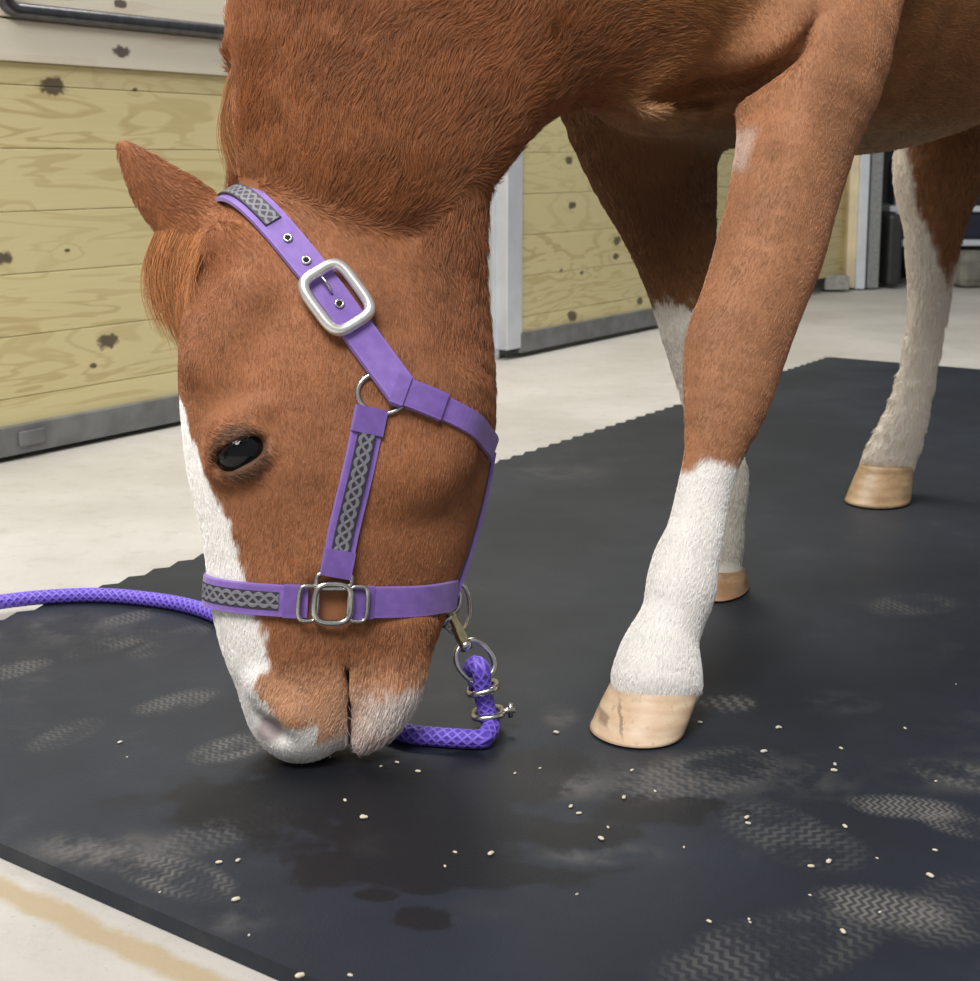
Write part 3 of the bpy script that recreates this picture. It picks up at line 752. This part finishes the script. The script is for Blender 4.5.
chrome = plain('worn_nickel', (.62, .60, .56), .25, 1.0, .15, 120)
brass = plain('dull_brass', (.55, .47, .28), .3, 1.0, .15, 90)
hole_m = plain('dark_hole', (.01, .008, .012), .8, 0)

def smooth(P, n=2, closed=False):
    P = np.array(P)
    for _ in range(n):
        if closed: P = .5 * P + .25 * (np.roll(P, 1, 0) + np.roll(P, -1, 0))
        else: P[1:-1] = .5 * P[1:-1] + .25 * (P[2:] + P[:-2])
    return P
def ribbon(name, P, Nn, w, th, m, parent, closed=False, lift=0.0):
    """flat strap with real thickness along P, outward normals Nn"""
    P = np.asarray(P) + np.asarray(Nn) * lift; N = len(P); V = []; L = [0.0]
    for i in range(N):
        T = nrm((P[(i + 1) % N] if closed or i < N - 1 else P[i]) - (P[i - 1] if closed or i > 0 else P[i])); n = nrm(Nn[i] - T * (Nn[i] @ T)); s_ = np.cross(T, n)
        for (a, b) in ((-1, 0), (-.93, 1), (.93, 1), (1, 0)): V.append(P[i] + s_ * a * w / 2 + n * (th * b - th * .3))
        if i: L.append(L[-1] + np.linalg.norm(P[i] - P[i - 1]))
    F = []; M = N if closed else N - 1
    for i in range(M):
        j = (i + 1) % N
        for a in range(4): b = (a + 1) % 4; F.append((i * 4 + a, i * 4 + b, j * 4 + b, j * 4 + a))
    if not closed: F += [(3, 2, 1, 0), ((N - 1) * 4, (N - 1) * 4 + 1, (N - 1) * 4 + 2, (N - 1) * 4 + 3)]
    o = obj_vf(name, V, F, m, parent, False)
    uv = o.data.uv_layers.new(name='UVMap'); c = 0; us = (0, .05, .95, 1.0); LE = L + [L[-1] + np.linalg.norm(P[0] - P[-1])]
    for f in F[:M * 4]:
        i, a = divmod(f[0], 4); b = (a + 1) % 4
        for (x, y) in ((a, i), (b, i), (b, i + 1), (a, i + 1)): uv.data[c].uv = (us[x], LE[y]); c += 1
    bm = bmesh.new(); bm.from_mesh(o.data); bmesh.ops.recalc_face_normals(bm, faces=bm.faces); bm.to_mesh(o.data); bm.free()
    return o
def section(p1, p2, drop=0.0):
    """frame of the plane that holds the near-side line p1 -> p2 and runs square through the head"""
    a, b = hit(*p1)[0], hit(*p2)[0]; e1 = nrm(b - a); e1 = nrm(e1 - LF * (e1 @ LF)); c = (a + b) / 2; qn, ql = head_frame(c[None]); c = c - LF * ql[0]
    lv = nrm(LF - ZV * drop); lv = nrm(lv - e1 * (lv @ e1))
    ang = lambda p: math.atan2((p - c) @ lv, (p - c) @ e1)
    return c, (e1, lv), ang, a, b
def arc(c, e1, t0, t1, n, off=.003, sm=3, closed=False):
    P, N = [], []; e1, lv = e1
    for t in np.linspace(t0, t1, n, endpoint=not closed):
        d = math.cos(t) * e1 + math.sin(t) * lv
        h = BVH.ray_cast(Vector(c), Vector(d)); P.append(np.array(h[0]) if h[0] is not None else c + d * .12)
    P = smooth(P, sm, closed); axn = np.cross(e1, lv)
    for i in range(len(P)):
        T = P[(i + 1) % len(P)] - P[i - 1] if closed or 0 < i < len(P) - 1 else (P[min(i + 1, len(P) - 1)] - P[max(i - 1, 0)])
        m = nrm(np.cross(T, axn)); m = m if m @ (P[i] - c) > 0 else -m; N.append(m)
    N = np.array(N); return P + N * off, N

hal = empty('halter', hit(328, 597)[0], 'purple nylon halter with grey braided overlay worn on the horse\'s head', 'halter')
WN = .034
# noseband
c, e1, ang, a, b = section((216, 590), (448, 591), .19); P, N = arc(c, e1, 0, 2 * math.pi, 96, .003, 3, True); STRAPS.append((P, WN / 2))
tA, tB = ang(hit(308, 598)[0]), ang(hit(350, 600)[0])
P, N = arc(c, e1, tA, tB + 2 * math.pi if tB < tA else tB, 110, .005, 3); nb = ribbon('noseband', P, N, WN, .004, web, hal)
def arc_px(sec, q0, q1, n, **k):
    c, e1, ang = sec[:3]; t0, t1 = ang(hit(*q0)[0]), ang(hit(*q1)[0]); return arc(c, e1, t0, t1, n, **k)
secN = (c, e1, ang)
t_l = ang(hit(280, 598)[0]); P, N = arc(c, e1, t_l, t_l + 1.75, 30, .003); ribbon('noseband_overlay', P, N, .020, .0025, braid, hal, lift=.004)
for q0, q1 in (((284, 598), (304, 600)), ((352, 600), (372, 601))):
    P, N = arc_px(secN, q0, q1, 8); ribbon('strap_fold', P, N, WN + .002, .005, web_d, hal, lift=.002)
# crown strap over the poll
secC = section((246, 199), (402, 394)); c, e1, ang, a, b = secC
P, N = arc(c, e1, ang(b), math.pi - .0, 40, .004, 3); 
tb2 = ang(b); P, N = arc(c, e1, tb2, 2 * math.pi - tb2, 90, .004, 4); STRAPS.append((P, WN / 2 + .002))
cr = ribbon('crown_strap', P, N, .036, .004, web, hal)
def px_index(P, px, py): return int(np.argmin([math.hypot(proj(p)[0] - px, proj(p)[1] - py) for p in P]))
i0 = px_index(P[:60], 272, 226)
ribbon('crown_overlay', P[i0:i0 + 34], N[i0:i0 + 34], .021, .0025, braid, hal, lift=.004)
crP, crN = P, N
i1, i2 = px_index(P[:60], 352, 328), px_index(P[:60], 402, 394)
lo_, hi_ = min(i1, i2), max(i1, i2); ribbon('strap_end', P[lo_:hi_ + 1], N[lo_:hi_ + 1], .037, .005, web, hal, lift=.003)
def frame_at(px, py, dirpx, lift):
    p, n = hit(px, py); q = hit(px + dirpx[0], py + dirpx[1])[0]; e = nrm((q - p) - n * ((q - p) @ n)); return p + n * lift, e, np.cross(n, e), n
def ring_path(pc, e, f, a, b, pw=2.0, n=40):
    out = []
    for t in np.linspace(0, 2 * math.pi, n, endpoint=False):
        x, y = math.cos(t), math.sin(t); out.append(pc + e * a * math.copysign(abs(x) ** (2 / pw), x) + f * b * math.copysign(abs(y) ** (2 / pw), y))
    return np.array(out)
def strap_frame(P, N, px, py, lift):
    i = px_index(P, px, py); e = nrm(P[i + 1] - P[i - 1]); n = nrm(N[i] - e * (N[i] @ e)); return P[i] + n * lift, e, np.cross(n, e), n
# buckle
bc_, e, f, n = strap_frame(crP[:60], crN[:60], 332, 306, .010)
bk = tube('buckle', ring_path(bc_, e, f, .0345, .0262, 4.2, 56), .0062, silver, hal, 12, True)
tube('buckle_tongue', [bc_ + e * .034 - n * .001, bc_ + e * .015 + n * .001, bc_ + e * .012 - n * .002, bc_ + e * .008 - n * .006], .0016, chrome, bk, 8)
bk['label'] = 'rounded brushed-silver buckle frame'
for (px, py) in ((284, 241), (303, 266), (334, 310)):
    p, e, f, n = strap_frame(crP[:60], crN[:60], px, py, .0045)
    ey = tube('eyelet', ring_path(p, e, f, .0040, .0040, 2, 20), .0014, chrome, hal, 8, True)
    M = Matrix((tuple(e), tuple(f), tuple(n))).transposed().to_4x4(); M.translation = Vector(p - n * .001); lathe('eyelet_hole', [(.0034, 0), (.0034, .0009)], hole_m, ey, 16, M)
# cheek straps, near and far
secK = section((371, 408), (334, 576)); c, e1, ang, a, b = secK
P, N = arc(c, e1, ang(a), ang(b), 40, .003, 3); STRAPS.append((P, WN / 2)); ribbon('cheek_strap', P, N, WN, .004, web, hal)
ribbon('cheek_overlay', P[2:-2], N[2:-2], .020, .0025, braid, hal, lift=.004)
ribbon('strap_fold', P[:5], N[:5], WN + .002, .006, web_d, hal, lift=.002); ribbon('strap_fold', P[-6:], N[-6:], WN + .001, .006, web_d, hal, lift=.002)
P, N = arc(c, e1, -ang(a), -ang(b), 40, .003, 3); STRAPS.append((P, WN / 2)); ribbon('cheek_strap', P, N, WN, .004, web, hal)
# throat strap
secT = section((393, 389), (478, 430)); c, e1, ang, a, b = secT; ta = ang(a)
P, N = arc(c, e1, ta, -ta, 70, .004, 3); STRAPS.append((P, .015)); ribbon('throat_strap', P, N, .027, .004, web, hal)
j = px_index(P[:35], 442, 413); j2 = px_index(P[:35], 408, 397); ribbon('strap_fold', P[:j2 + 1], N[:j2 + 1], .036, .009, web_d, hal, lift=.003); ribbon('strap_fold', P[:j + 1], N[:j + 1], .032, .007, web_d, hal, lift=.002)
mid_t = P[len(P) // 2]
# cheek rings
p, e, f, n = frame_at(383, 393, (10, 0), .002); tube('cheek_ring', ring_path(p, e, f, .027, .022, 2, 36), .0030, chrome, hal, 10, True)
# jaw strap under the chin, from throat strap to chin ring
P, N = [], []
for z in np.linspace(mid_t[2] - .0, ZB(592), 26):
    cc = np.array([np.interp(z, hz, HC[::-1, k]) for k in range(3)]); h = BVH.ray_cast(Vector(cc), Vector(-NF))
    P.append(np.array(h[0])); N.append(-NF)
P = smooth(P, 4); N = np.array(N); P[0] = mid_t; STRAPS.append((P, .014)); ribbon('jaw_strap', P, N, .026, .004, web, hal, lift=.004)
chin_p = P[-1] - NF * .010
# square joining ring on the near side
nbP, nbN = arc(secN[0], secN[1], 0, 2 * math.pi, 96, .003, 3, True)
p, e, f, n = strap_frame(nbP[nbN @ LF > .1], nbN[nbN @ LF > .1], 330, 600, .008)
if e @ RV < 0: e, f = -e, -f
sq = tube('joining_ring', ring_path(p, e, f, .0195, .0205, 3.2, 44), .0036, chrome, hal, 10, True)
for (dx, dy, lx, ly) in ((-.026, .004, .0, .019), (.027, .004, .0, .017), (0, -.0245, .015, 0)):
    q = p + e * dx - f * dy * 0
    if ly: 
        tube('slot_bar', ring_path(p + e * dx, e, f, .010, .0185, 4, 36), .0024, chrome, sq, 8, True)
    else:
        up = -1 if proj(p + f * .02)[1] > proj(p)[1] else 1
        tube('slot_bar', ring_path(p + f * up * .024, e, f, .0185, .0085, 4, 36), .0024, chrome, sq, 8, True)
# chin ring
tube('chin_ring', ring_path(chin_p - ZV * .004, ZV, nrm(-NF + LF * .15), .030, .016, 2.2, 36), .0028, chrome, hal, 10, True)

# ------------------------------------------------------------------ lead rope with snap
RZ = proj(chin_p)[2]
rp = empty('lead_rope', G(488, 744), 'purple braided lead rope hanging from the halter and trailing over the mat', 'rope')
k = NT('purple_braided_rope'); u, v_, _ = k.sep(k.uv())
d1 = k.math('SINE', k.math('ADD', k.math('MULTIPLY', u, 2 * math.pi * 6), k.math('MULTIPLY', v_, 560))); d2 = k.math('SINE', k.math('SUBTRACT', k.math('MULTIPLY', u, 2 * math.pi * 6), k.math('MULTIPLY', v_, 560)))
bd = k.math('MAXIMUM', d1, d2); c = k.mix(k.ramp(bd, .2, .95), (.115, .065, .50), (.24, .155, .78)); k.bump(bd, .45, .002); rope_m = k.out(c, .45)
rr = .0108
def gz2(px, py, h=0.0): return G(px, py, MT + rr + h)
pts = [U(474, 664, RZ), U(481, 669, RZ - .012), U(483, 690, RZ - .004), U(488, 715, RZ)]
g1 = gz2(489, 737)
pts += [U(491, 727, (RZ + proj(g1)[2]) / 2), g1 + np.array([-.004, 0, .001]), gz2(478, 739), gz2(440, 737), gz2(402, 732), gz2(365, 715), gz2(310, 675), gz2(258, 638), gz2(220, 617), gz2(185, 605), gz2(140, 598), gz2(95, 595), gz2(45, 597), gz2(0, 602), gz2(-60, 612), gz2(-160, 622)]
tube('rope', catmull(pts, 10), rr, rope_m, rp, 14)
tube('rope', catmull([U(474, 664, RZ), U(472, 672, RZ + .016), U(480, 690, RZ + .014), U(487, 712, RZ + .010)], 8), rr * .9, rope_m, rp, 12)
def clamp(px, py, tilt):
    p = U(px, py, RZ + .004); e = nrm(RV * math.cos(tilt) + UV_ * math.sin(tilt)); o = tube('rope_clamp', ring_path(p, e, FV, .0165, .024, 3, 32), .0038, chrome, rp, 10, True); return p, e, o
p, e, o = clamp(483, 688, .25); p, e, o = clamp(488, 713, .12)
tube('clamp_bolt', [p + e * .012, p + e * .031], .0035, chrome, o, 10); tube('clamp_bolt', [p + e * .026 - UV_ * .008, p + e * .026 + UV_ * .008], .003, chrome, o, 8)
sn = keep(bpy.data.objects.new('snap', None), rp); COL.objects.link(sn); sn.location = tuple(U(460, 630, RZ)); bpy.context.view_layer.update(); sn.matrix_parent_inverse = Matrix.Translation(rp.location).inverted()
def kid(o): o.parent = sn; o.matrix_parent_inverse = sn.matrix_world.inverted(); return o
bpy.context.view_layer.update()
A_, B_ = U(450, 612, RZ), U(465, 645, RZ)
d = nrm(B_ - A_); T_ = catmull([A_, A_ + d * .010, (A_ + B_) / 2, B_], 4)
kid(tube('snap_barrel', T_, np.interp(np.linspace(0, 1, len(T_)), [0, .2, .5, .85, 1], [.0075, .0055, .0058, .0075, .006]), brass, None, 14))
kid(tube('snap_hook', catmull([A_ - d * .002, U(443, 606, RZ), U(443, 596, RZ), U(451, 588, RZ), U(460, 594, RZ), U(459, 606, RZ), U(454, 613, RZ)], 6), .0030, chrome, None, 10))
kid(tube('snap_trigger', [U(442, 626, RZ - .004), U(447, 619, RZ - .006), U(452, 616, RZ - .004)], [.0045, .0038, .003], chrome, None, 10))
e_ = nrm(U(492, 682, RZ) - U(460, 644, RZ)); f_ = nrm(np.cross(e_, FV))
kid(tube('swivel_eye', ring_path(U(475, 661, RZ), e_, nrm(f_ + FV * .35), .0235, .0195, 2.4, 40), .0034, chrome, None, 10, True))
kid(tube('swivel_neck', [B_ - d * .004, B_ + d * .006], [.0085, .0068], chrome, None, 14))

# ------------------------------------------------------------------ hair
def strands(name, PTS, rad, colr, m, parent):
    """PTS (n,k,3) strands, rad (k,) or (n,k), colr (n,3)"""
    n, k_ = PTS.shape[:2]; cu = bpy.data.hair_curves.new(name); cu.add_curves([k_] * n)
    cu.attributes['position'].data.foreach_set('vector', PTS.astype(np.float32).ravel())
    r = cu.attributes.get('radius') or cu.attributes.new('radius', 'FLOAT', 'POINT'); r.data.foreach_set('value', np.broadcast_to(rad, (n, k_)).astype(np.float32).ravel())
    a = cu.attributes.new('coat_colour', 'FLOAT_COLOR', 'CURVE'); a.data.foreach_set('color', np.concatenate([colr, np.ones((n, 1))], 1).astype(np.float32).ravel())
    cu.materials.append(m); o = bpy.data.objects.new(name, cu); COL.objects.link(o); return keep(o, parent)
NH = 420000
T4 = BQ; v0, v1, v2, v3 = (BV[T4[:, i]] for i in range(4))
ar = .5 * np.linalg.norm(np.cross(v2 - v0, v3 - v1), axis=1); fc = (v0 + v1 + v2 + v3) / 4
fn = np.cross(v2 - v0, v3 - v1); fn /= np.maximum(np.linalg.norm(fn, axis=1), 1e-12)[:, None]
if (fn * vn[T4[:, 0]]).sum(1).mean() < 0: fn = -fn
zc = (fc - CO) @ FV; face = (fn * (CO - fc)).sum(1) > -.05
wgt = ar * np.where(zc < 1.9, 1.0, np.where(zc < 2.3, .45, .2)) * np.where(face, 1.0, .35) * np.where(fc[:, 2] > 1.15, .25, 1)
fi = rng.choice(len(T4), NH, p=wgt / wgt.sum()); r1, r2 = rng.random((2, NH, 1))
R0 = (v0[fi] * (1 - r1) + v1[fi] * r1) * (1 - r2) + (v3[fi] * (1 - r1) + v2[fi] * r1) * r2
n0 = vn[T4[fi, 0]]; sgn = 1
fl, wt = prim_blend(R0)
ok = np.ones(NH, bool)
ok &= np.linalg.norm(R0 - EC, axis=1) > .0315
for P, w in STRAPS:
    lo, hi = P.min(0) - w, P.max(0) + w; s_ = np.nonzero(((R0 > lo) & (R0 < hi)).all(1))[0]
    D = np.full(len(s_), 9.0)
    for q in P[::1]: D = np.minimum(D, np.linalg.norm(R0[s_] - q, axis=1))
    ok[s_[D < w - .001]] = False
s2 = R0 - CO; pxx = CXP + FPX * (s2 @ RV) / (s2 @ FV); pyy = CYP - FPX * (s2 @ UV_) / (s2 @ FV)
ok &= ~((np.abs((R0 - U(346.5, 722, 1.465)) @ RV) < .0026) & (R0[:, 2] < ZB(688)) & (s2 @ FV < 1.52) & (pxx < 400))
ok &= R0[:, 2] > .060
okh = ~((np.abs((R0 - U(346.5, 722, 1.465)) @ RV) < .0026) & (R0[:, 2] < ZB(688)) & (s2 @ FV < 1.52))
ok |= (wt[:, TAGS.index('head')] + wt[:, TAGS.index('chin')] > .5) & (R0[:, 2] > MT + .004) & (R0[:, 2] <= .060) & (R0[:, 0] < .05) & okh
ok &= ~((np.hypot(pxx - 270, pyy - 729) < 12) & ((s2 @ FV) < 1.57))
R0, n0, fl, wt, zs_ = R0[ok], n0[ok], fl[ok], wt[ok], (s2 @ FV)[ok]; n = len(R0)
tagv = lambda d: sum(wt[:, TAGS.index(t)] * v for t, v in d.items())
Ln = tagv(dict(head=.0072, throat=.022, chin=.011, ear=.009, neck=.017, trunk=.013, chest=.013, near_leg=.0068, far_leg=.008, hind_leg=.010))
lift = tagv(dict(head=.12, throat=.34, chin=.4, ear=.25, neck=.30, trunk=.22, chest=.22, near_leg=.12, far_leg=.15, hind_leg=.2))
amp = tagv(dict(head=.11, throat=.45, chin=.3, ear=.3, neck=.55, trunk=.3, chest=.3, near_leg=.15, far_leg=.2, hind_leg=.2))
zmz = sst(R0[:, 2], ZB(640), ZB(735)) * wt[:, 0]; Ln *= 1 - .45 * zmz
vecn = np.stack([vnoise(R0 + o_, 26) - .5 for o_ in (0, 3.3, 7.7)], 1) * 2.2 + np.stack([vnoise(R0 + o_, 75) - .5 for o_ in (1, 4.3, 8.7)], 1) * 1.4
dr = fl + vecn * amp[:, None] + rng.normal(0, .13, (n, 3))
dr -= n0 * (dr * n0).sum(1)[:, None]; dr /= np.maximum(np.linalg.norm(dr, axis=1), 1e-6)[:, None]
L_ = (Ln * rng.uniform(.6, 1.25, n) * np.where(zs_ > 2, 1.3, 1))[:, None]; li = (lift * rng.uniform(.5, 1.6, n))[:, None]
PT = np.stack([R0 - n0 * .0006, R0 + (dr * .33 + n0 * li * .40) * L_, R0 + (dr * .68 + n0 * li * .62) * L_, R0 + (dr * 1.0 + n0 * li * .62) * L_], 1)
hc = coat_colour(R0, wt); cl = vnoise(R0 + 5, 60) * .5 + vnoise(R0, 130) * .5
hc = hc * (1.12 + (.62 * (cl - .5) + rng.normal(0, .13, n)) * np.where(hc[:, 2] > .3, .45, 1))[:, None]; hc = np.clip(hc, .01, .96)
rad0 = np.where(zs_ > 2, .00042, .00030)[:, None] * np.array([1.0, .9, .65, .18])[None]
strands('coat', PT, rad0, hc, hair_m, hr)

def lock(n, roots, way, length, spread, col, name, rad=.00028, k_=7, curl=.0):
    """longer hair: roots (n,3), way(t, i) gives the drift of the strand"""
    t = np.linspace(0, 1, k_); PT = roots[:, None, :] + way(t[None, :, None], length[:, None, None])
    PT = PT + (t[None, :, None] ** 1.3) * rng.normal(0, spread, (n, 1, 3))
    c = np.array(col)[None] * rng.uniform(.55, 1.45, (n, 1)); return strands(name, PT, np.linspace(1, .35, k_)[None] * rad, np.clip(c, 0, 1), hair_m, hr)
# mane along the crest, falling to the far side
nc = neck.c; crest = np.array([c_ - u_ * a_ if (u_ @ RV) > 0 else c_ + u_ * a_ for c_, u_, a_ in zip(neck.c, neck.u, neck.a)])
outw = np.array([nrm(q - c_) for q, c_ in zip(crest, neck.c)])
n = 9000; tt = rng.random(n) * (len(crest) - 1.01); i_ = tt.astype(int); f_ = (tt - i_)[:, None]
rt = crest[i_] * (1 - f_) + crest[i_ + 1] * f_ - outw[i_] * .012 + FV * rng.normal(.040, .012, (n, 1))
ow = outw[i_][:, None, :]
lk = (vnoise(rt + 2, 22) - .5)[:, None, None]
def way(t, L): return L * (ow * (.13 * np.sin(t * 2.6)) + FV * (.34 * t) + ZV * (-.80 * t ** 1.25) + RV * (.10 * t * t) + RV * lk * .25 * t)
lock(n, rt, way, rng.uniform(.12, .24, n), .010, (.42, .17, .07), 'mane')
n = 500; rt = U(249, 48, 1.615)[None] + rng.normal(0, .0045, (n, 3))
KP = catmull([U(249, 48, 1.60), U(234, 85, 1.60), U(226, 125, 1.60), U(227, 150, 1.60), U(236, 174, 1.60)], 3); KP = KP - KP[0]
def way1(t, L): return np.stack([np.interp(t[0, :, 0], np.linspace(0, 1, len(KP)), KP[:, k]) for k in range(3)], -1)[None] * L
lock(n, rt, way1, rng.uniform(.7, 1.03, n), .0015, (.42, .19, .08), 'mane_lock', .00028, 12)
# forelock over the forehead
n = 3600; zt_ = ZB(1) * 0 + rng.uniform(ZB(282), ZB(246), n); cc = np.stack([np.interp(zt_, hz, HC[::-1, k]) for k in range(3)], 1)
lat = rng.normal(-.012, .022, n); P_ = []
for q, s_ in zip(cc, lat):
    h = BVH.ray_cast(Vector(q + NF * .4 + LF * s_), Vector(-NF)); P_.append(np.array(h[0]) if h[0] is not None else q)
rt = np.array(P_)
def way2(t, L): return L * (NF * (.17 * np.sin(t * 2.6)) + ZV * (-.96 * t) + RV * (.06 * t * t))
lock(n, rt, way2, rng.uniform(.06, .115, n), .006, (.50, .22, .09), 'forelock', .0003)
# lashes and chin whiskers
n = 40; th = rng.uniform(-.9, .9, n); ev = nrm(U(262, 432, EYE_Z) - U(214, 470, EYE_Z)); up = nrm(np.cross(ev, FV)); up = up if up @ UV_ > 0 else -up
rt = EC - FV * .026 + ev[None] * (th * .026)[:, None] + up * (.010 - .006 * th ** 2)[:, None]
def way3(t, L): return L * (-FV * t * .8 - up * .5 * t + up * .5 * t * t - RV * .3 * t)
lock(n, rt, way3, rng.uniform(.012, .02, n), .002, (.06, .03, .02), 'eyelashes', .0003, 5)
n = 26; pts = []
for _ in range(n):
    h = hit(rng.uniform(300, 412), rng.uniform(700, 745))
    pts.append(h[0] if h is not None else U(390, 700, 1.56))
rt = np.array(pts)
def way4(t, L): return L * (-FV * t * .5 - ZV * .45 * t + RV * .35 * t)
lock(n, rt, way4, rng.uniform(.012, .03, n), .004, (.45, .40, .36), 'whiskers', .00022, 5)

# ------------------------------------------------------------------ feed pellets dropped on the mat
m_pel = plain('pale_feed_pellet', (.62, .55, .43), .7, 0, .2, 200)
spots = [(236, 899), (219, 862), (238, 860), (249, 935), (160, 892), (285, 757), (397, 762), (381, 766), (418, 771), (362, 816), (364, 817), (491, 853), (492, 853), (455, 852), (445, 866), (571, 806), (579, 813), (577, 894), (624, 797), (655, 791), (632, 770), (601, 838), (608, 827), (748, 823), (747, 817), (764, 751), (709, 921), (749, 919), (750, 922), (843, 931), (829, 861), (845, 826), (835, 764), (834, 770), (841, 748), (877, 858), (811, 866), (778, 727), (780, 727), (956, 684), (936, 781), (810, 895), (880, 912), (935, 850), (684, 847), (700, 722), (556, 732), (515, 773), (350, 975), (300, 975), (540, 768), (330, 757), (120, 742), (127, 757), (905, 728), (930, 875), (345, 800)]
bm = bmesh.new(); bmesh.ops.create_icosphere(bm, subdivisions=2, radius=1.0)
for v in bm.verts: v.co *= 1 + .18 * math.sin(v.co.x * 5 + 1) * math.cos(v.co.y * 4)
pm = bpy.data.meshes.new('feed_pellet'); bm.to_mesh(pm); bm.free(); pm.materials.append(m_pel)
for f in pm.polygons: f.use_smooth = True
seen = set()
for i, (px, py) in enumerate(spots):
    o = bpy.data.objects.new('feed_pellet', pm); COL.objects.link(o); s_ = random.uniform(.35, .95) * (1.7 if i == 0 else 1)
    big = (.0046 * s_, .0026 * s_, .0020 * s_); o.scale = big; o.location = tuple(G(px, py, MT + .0019 * s_)); o.rotation_euler = (0, 0, random.uniform(0, 3.1))
    tag(o, 'tiny pale feed pellet lying on the black mat', 'pellet', 'feed pellets scattered on the mat')
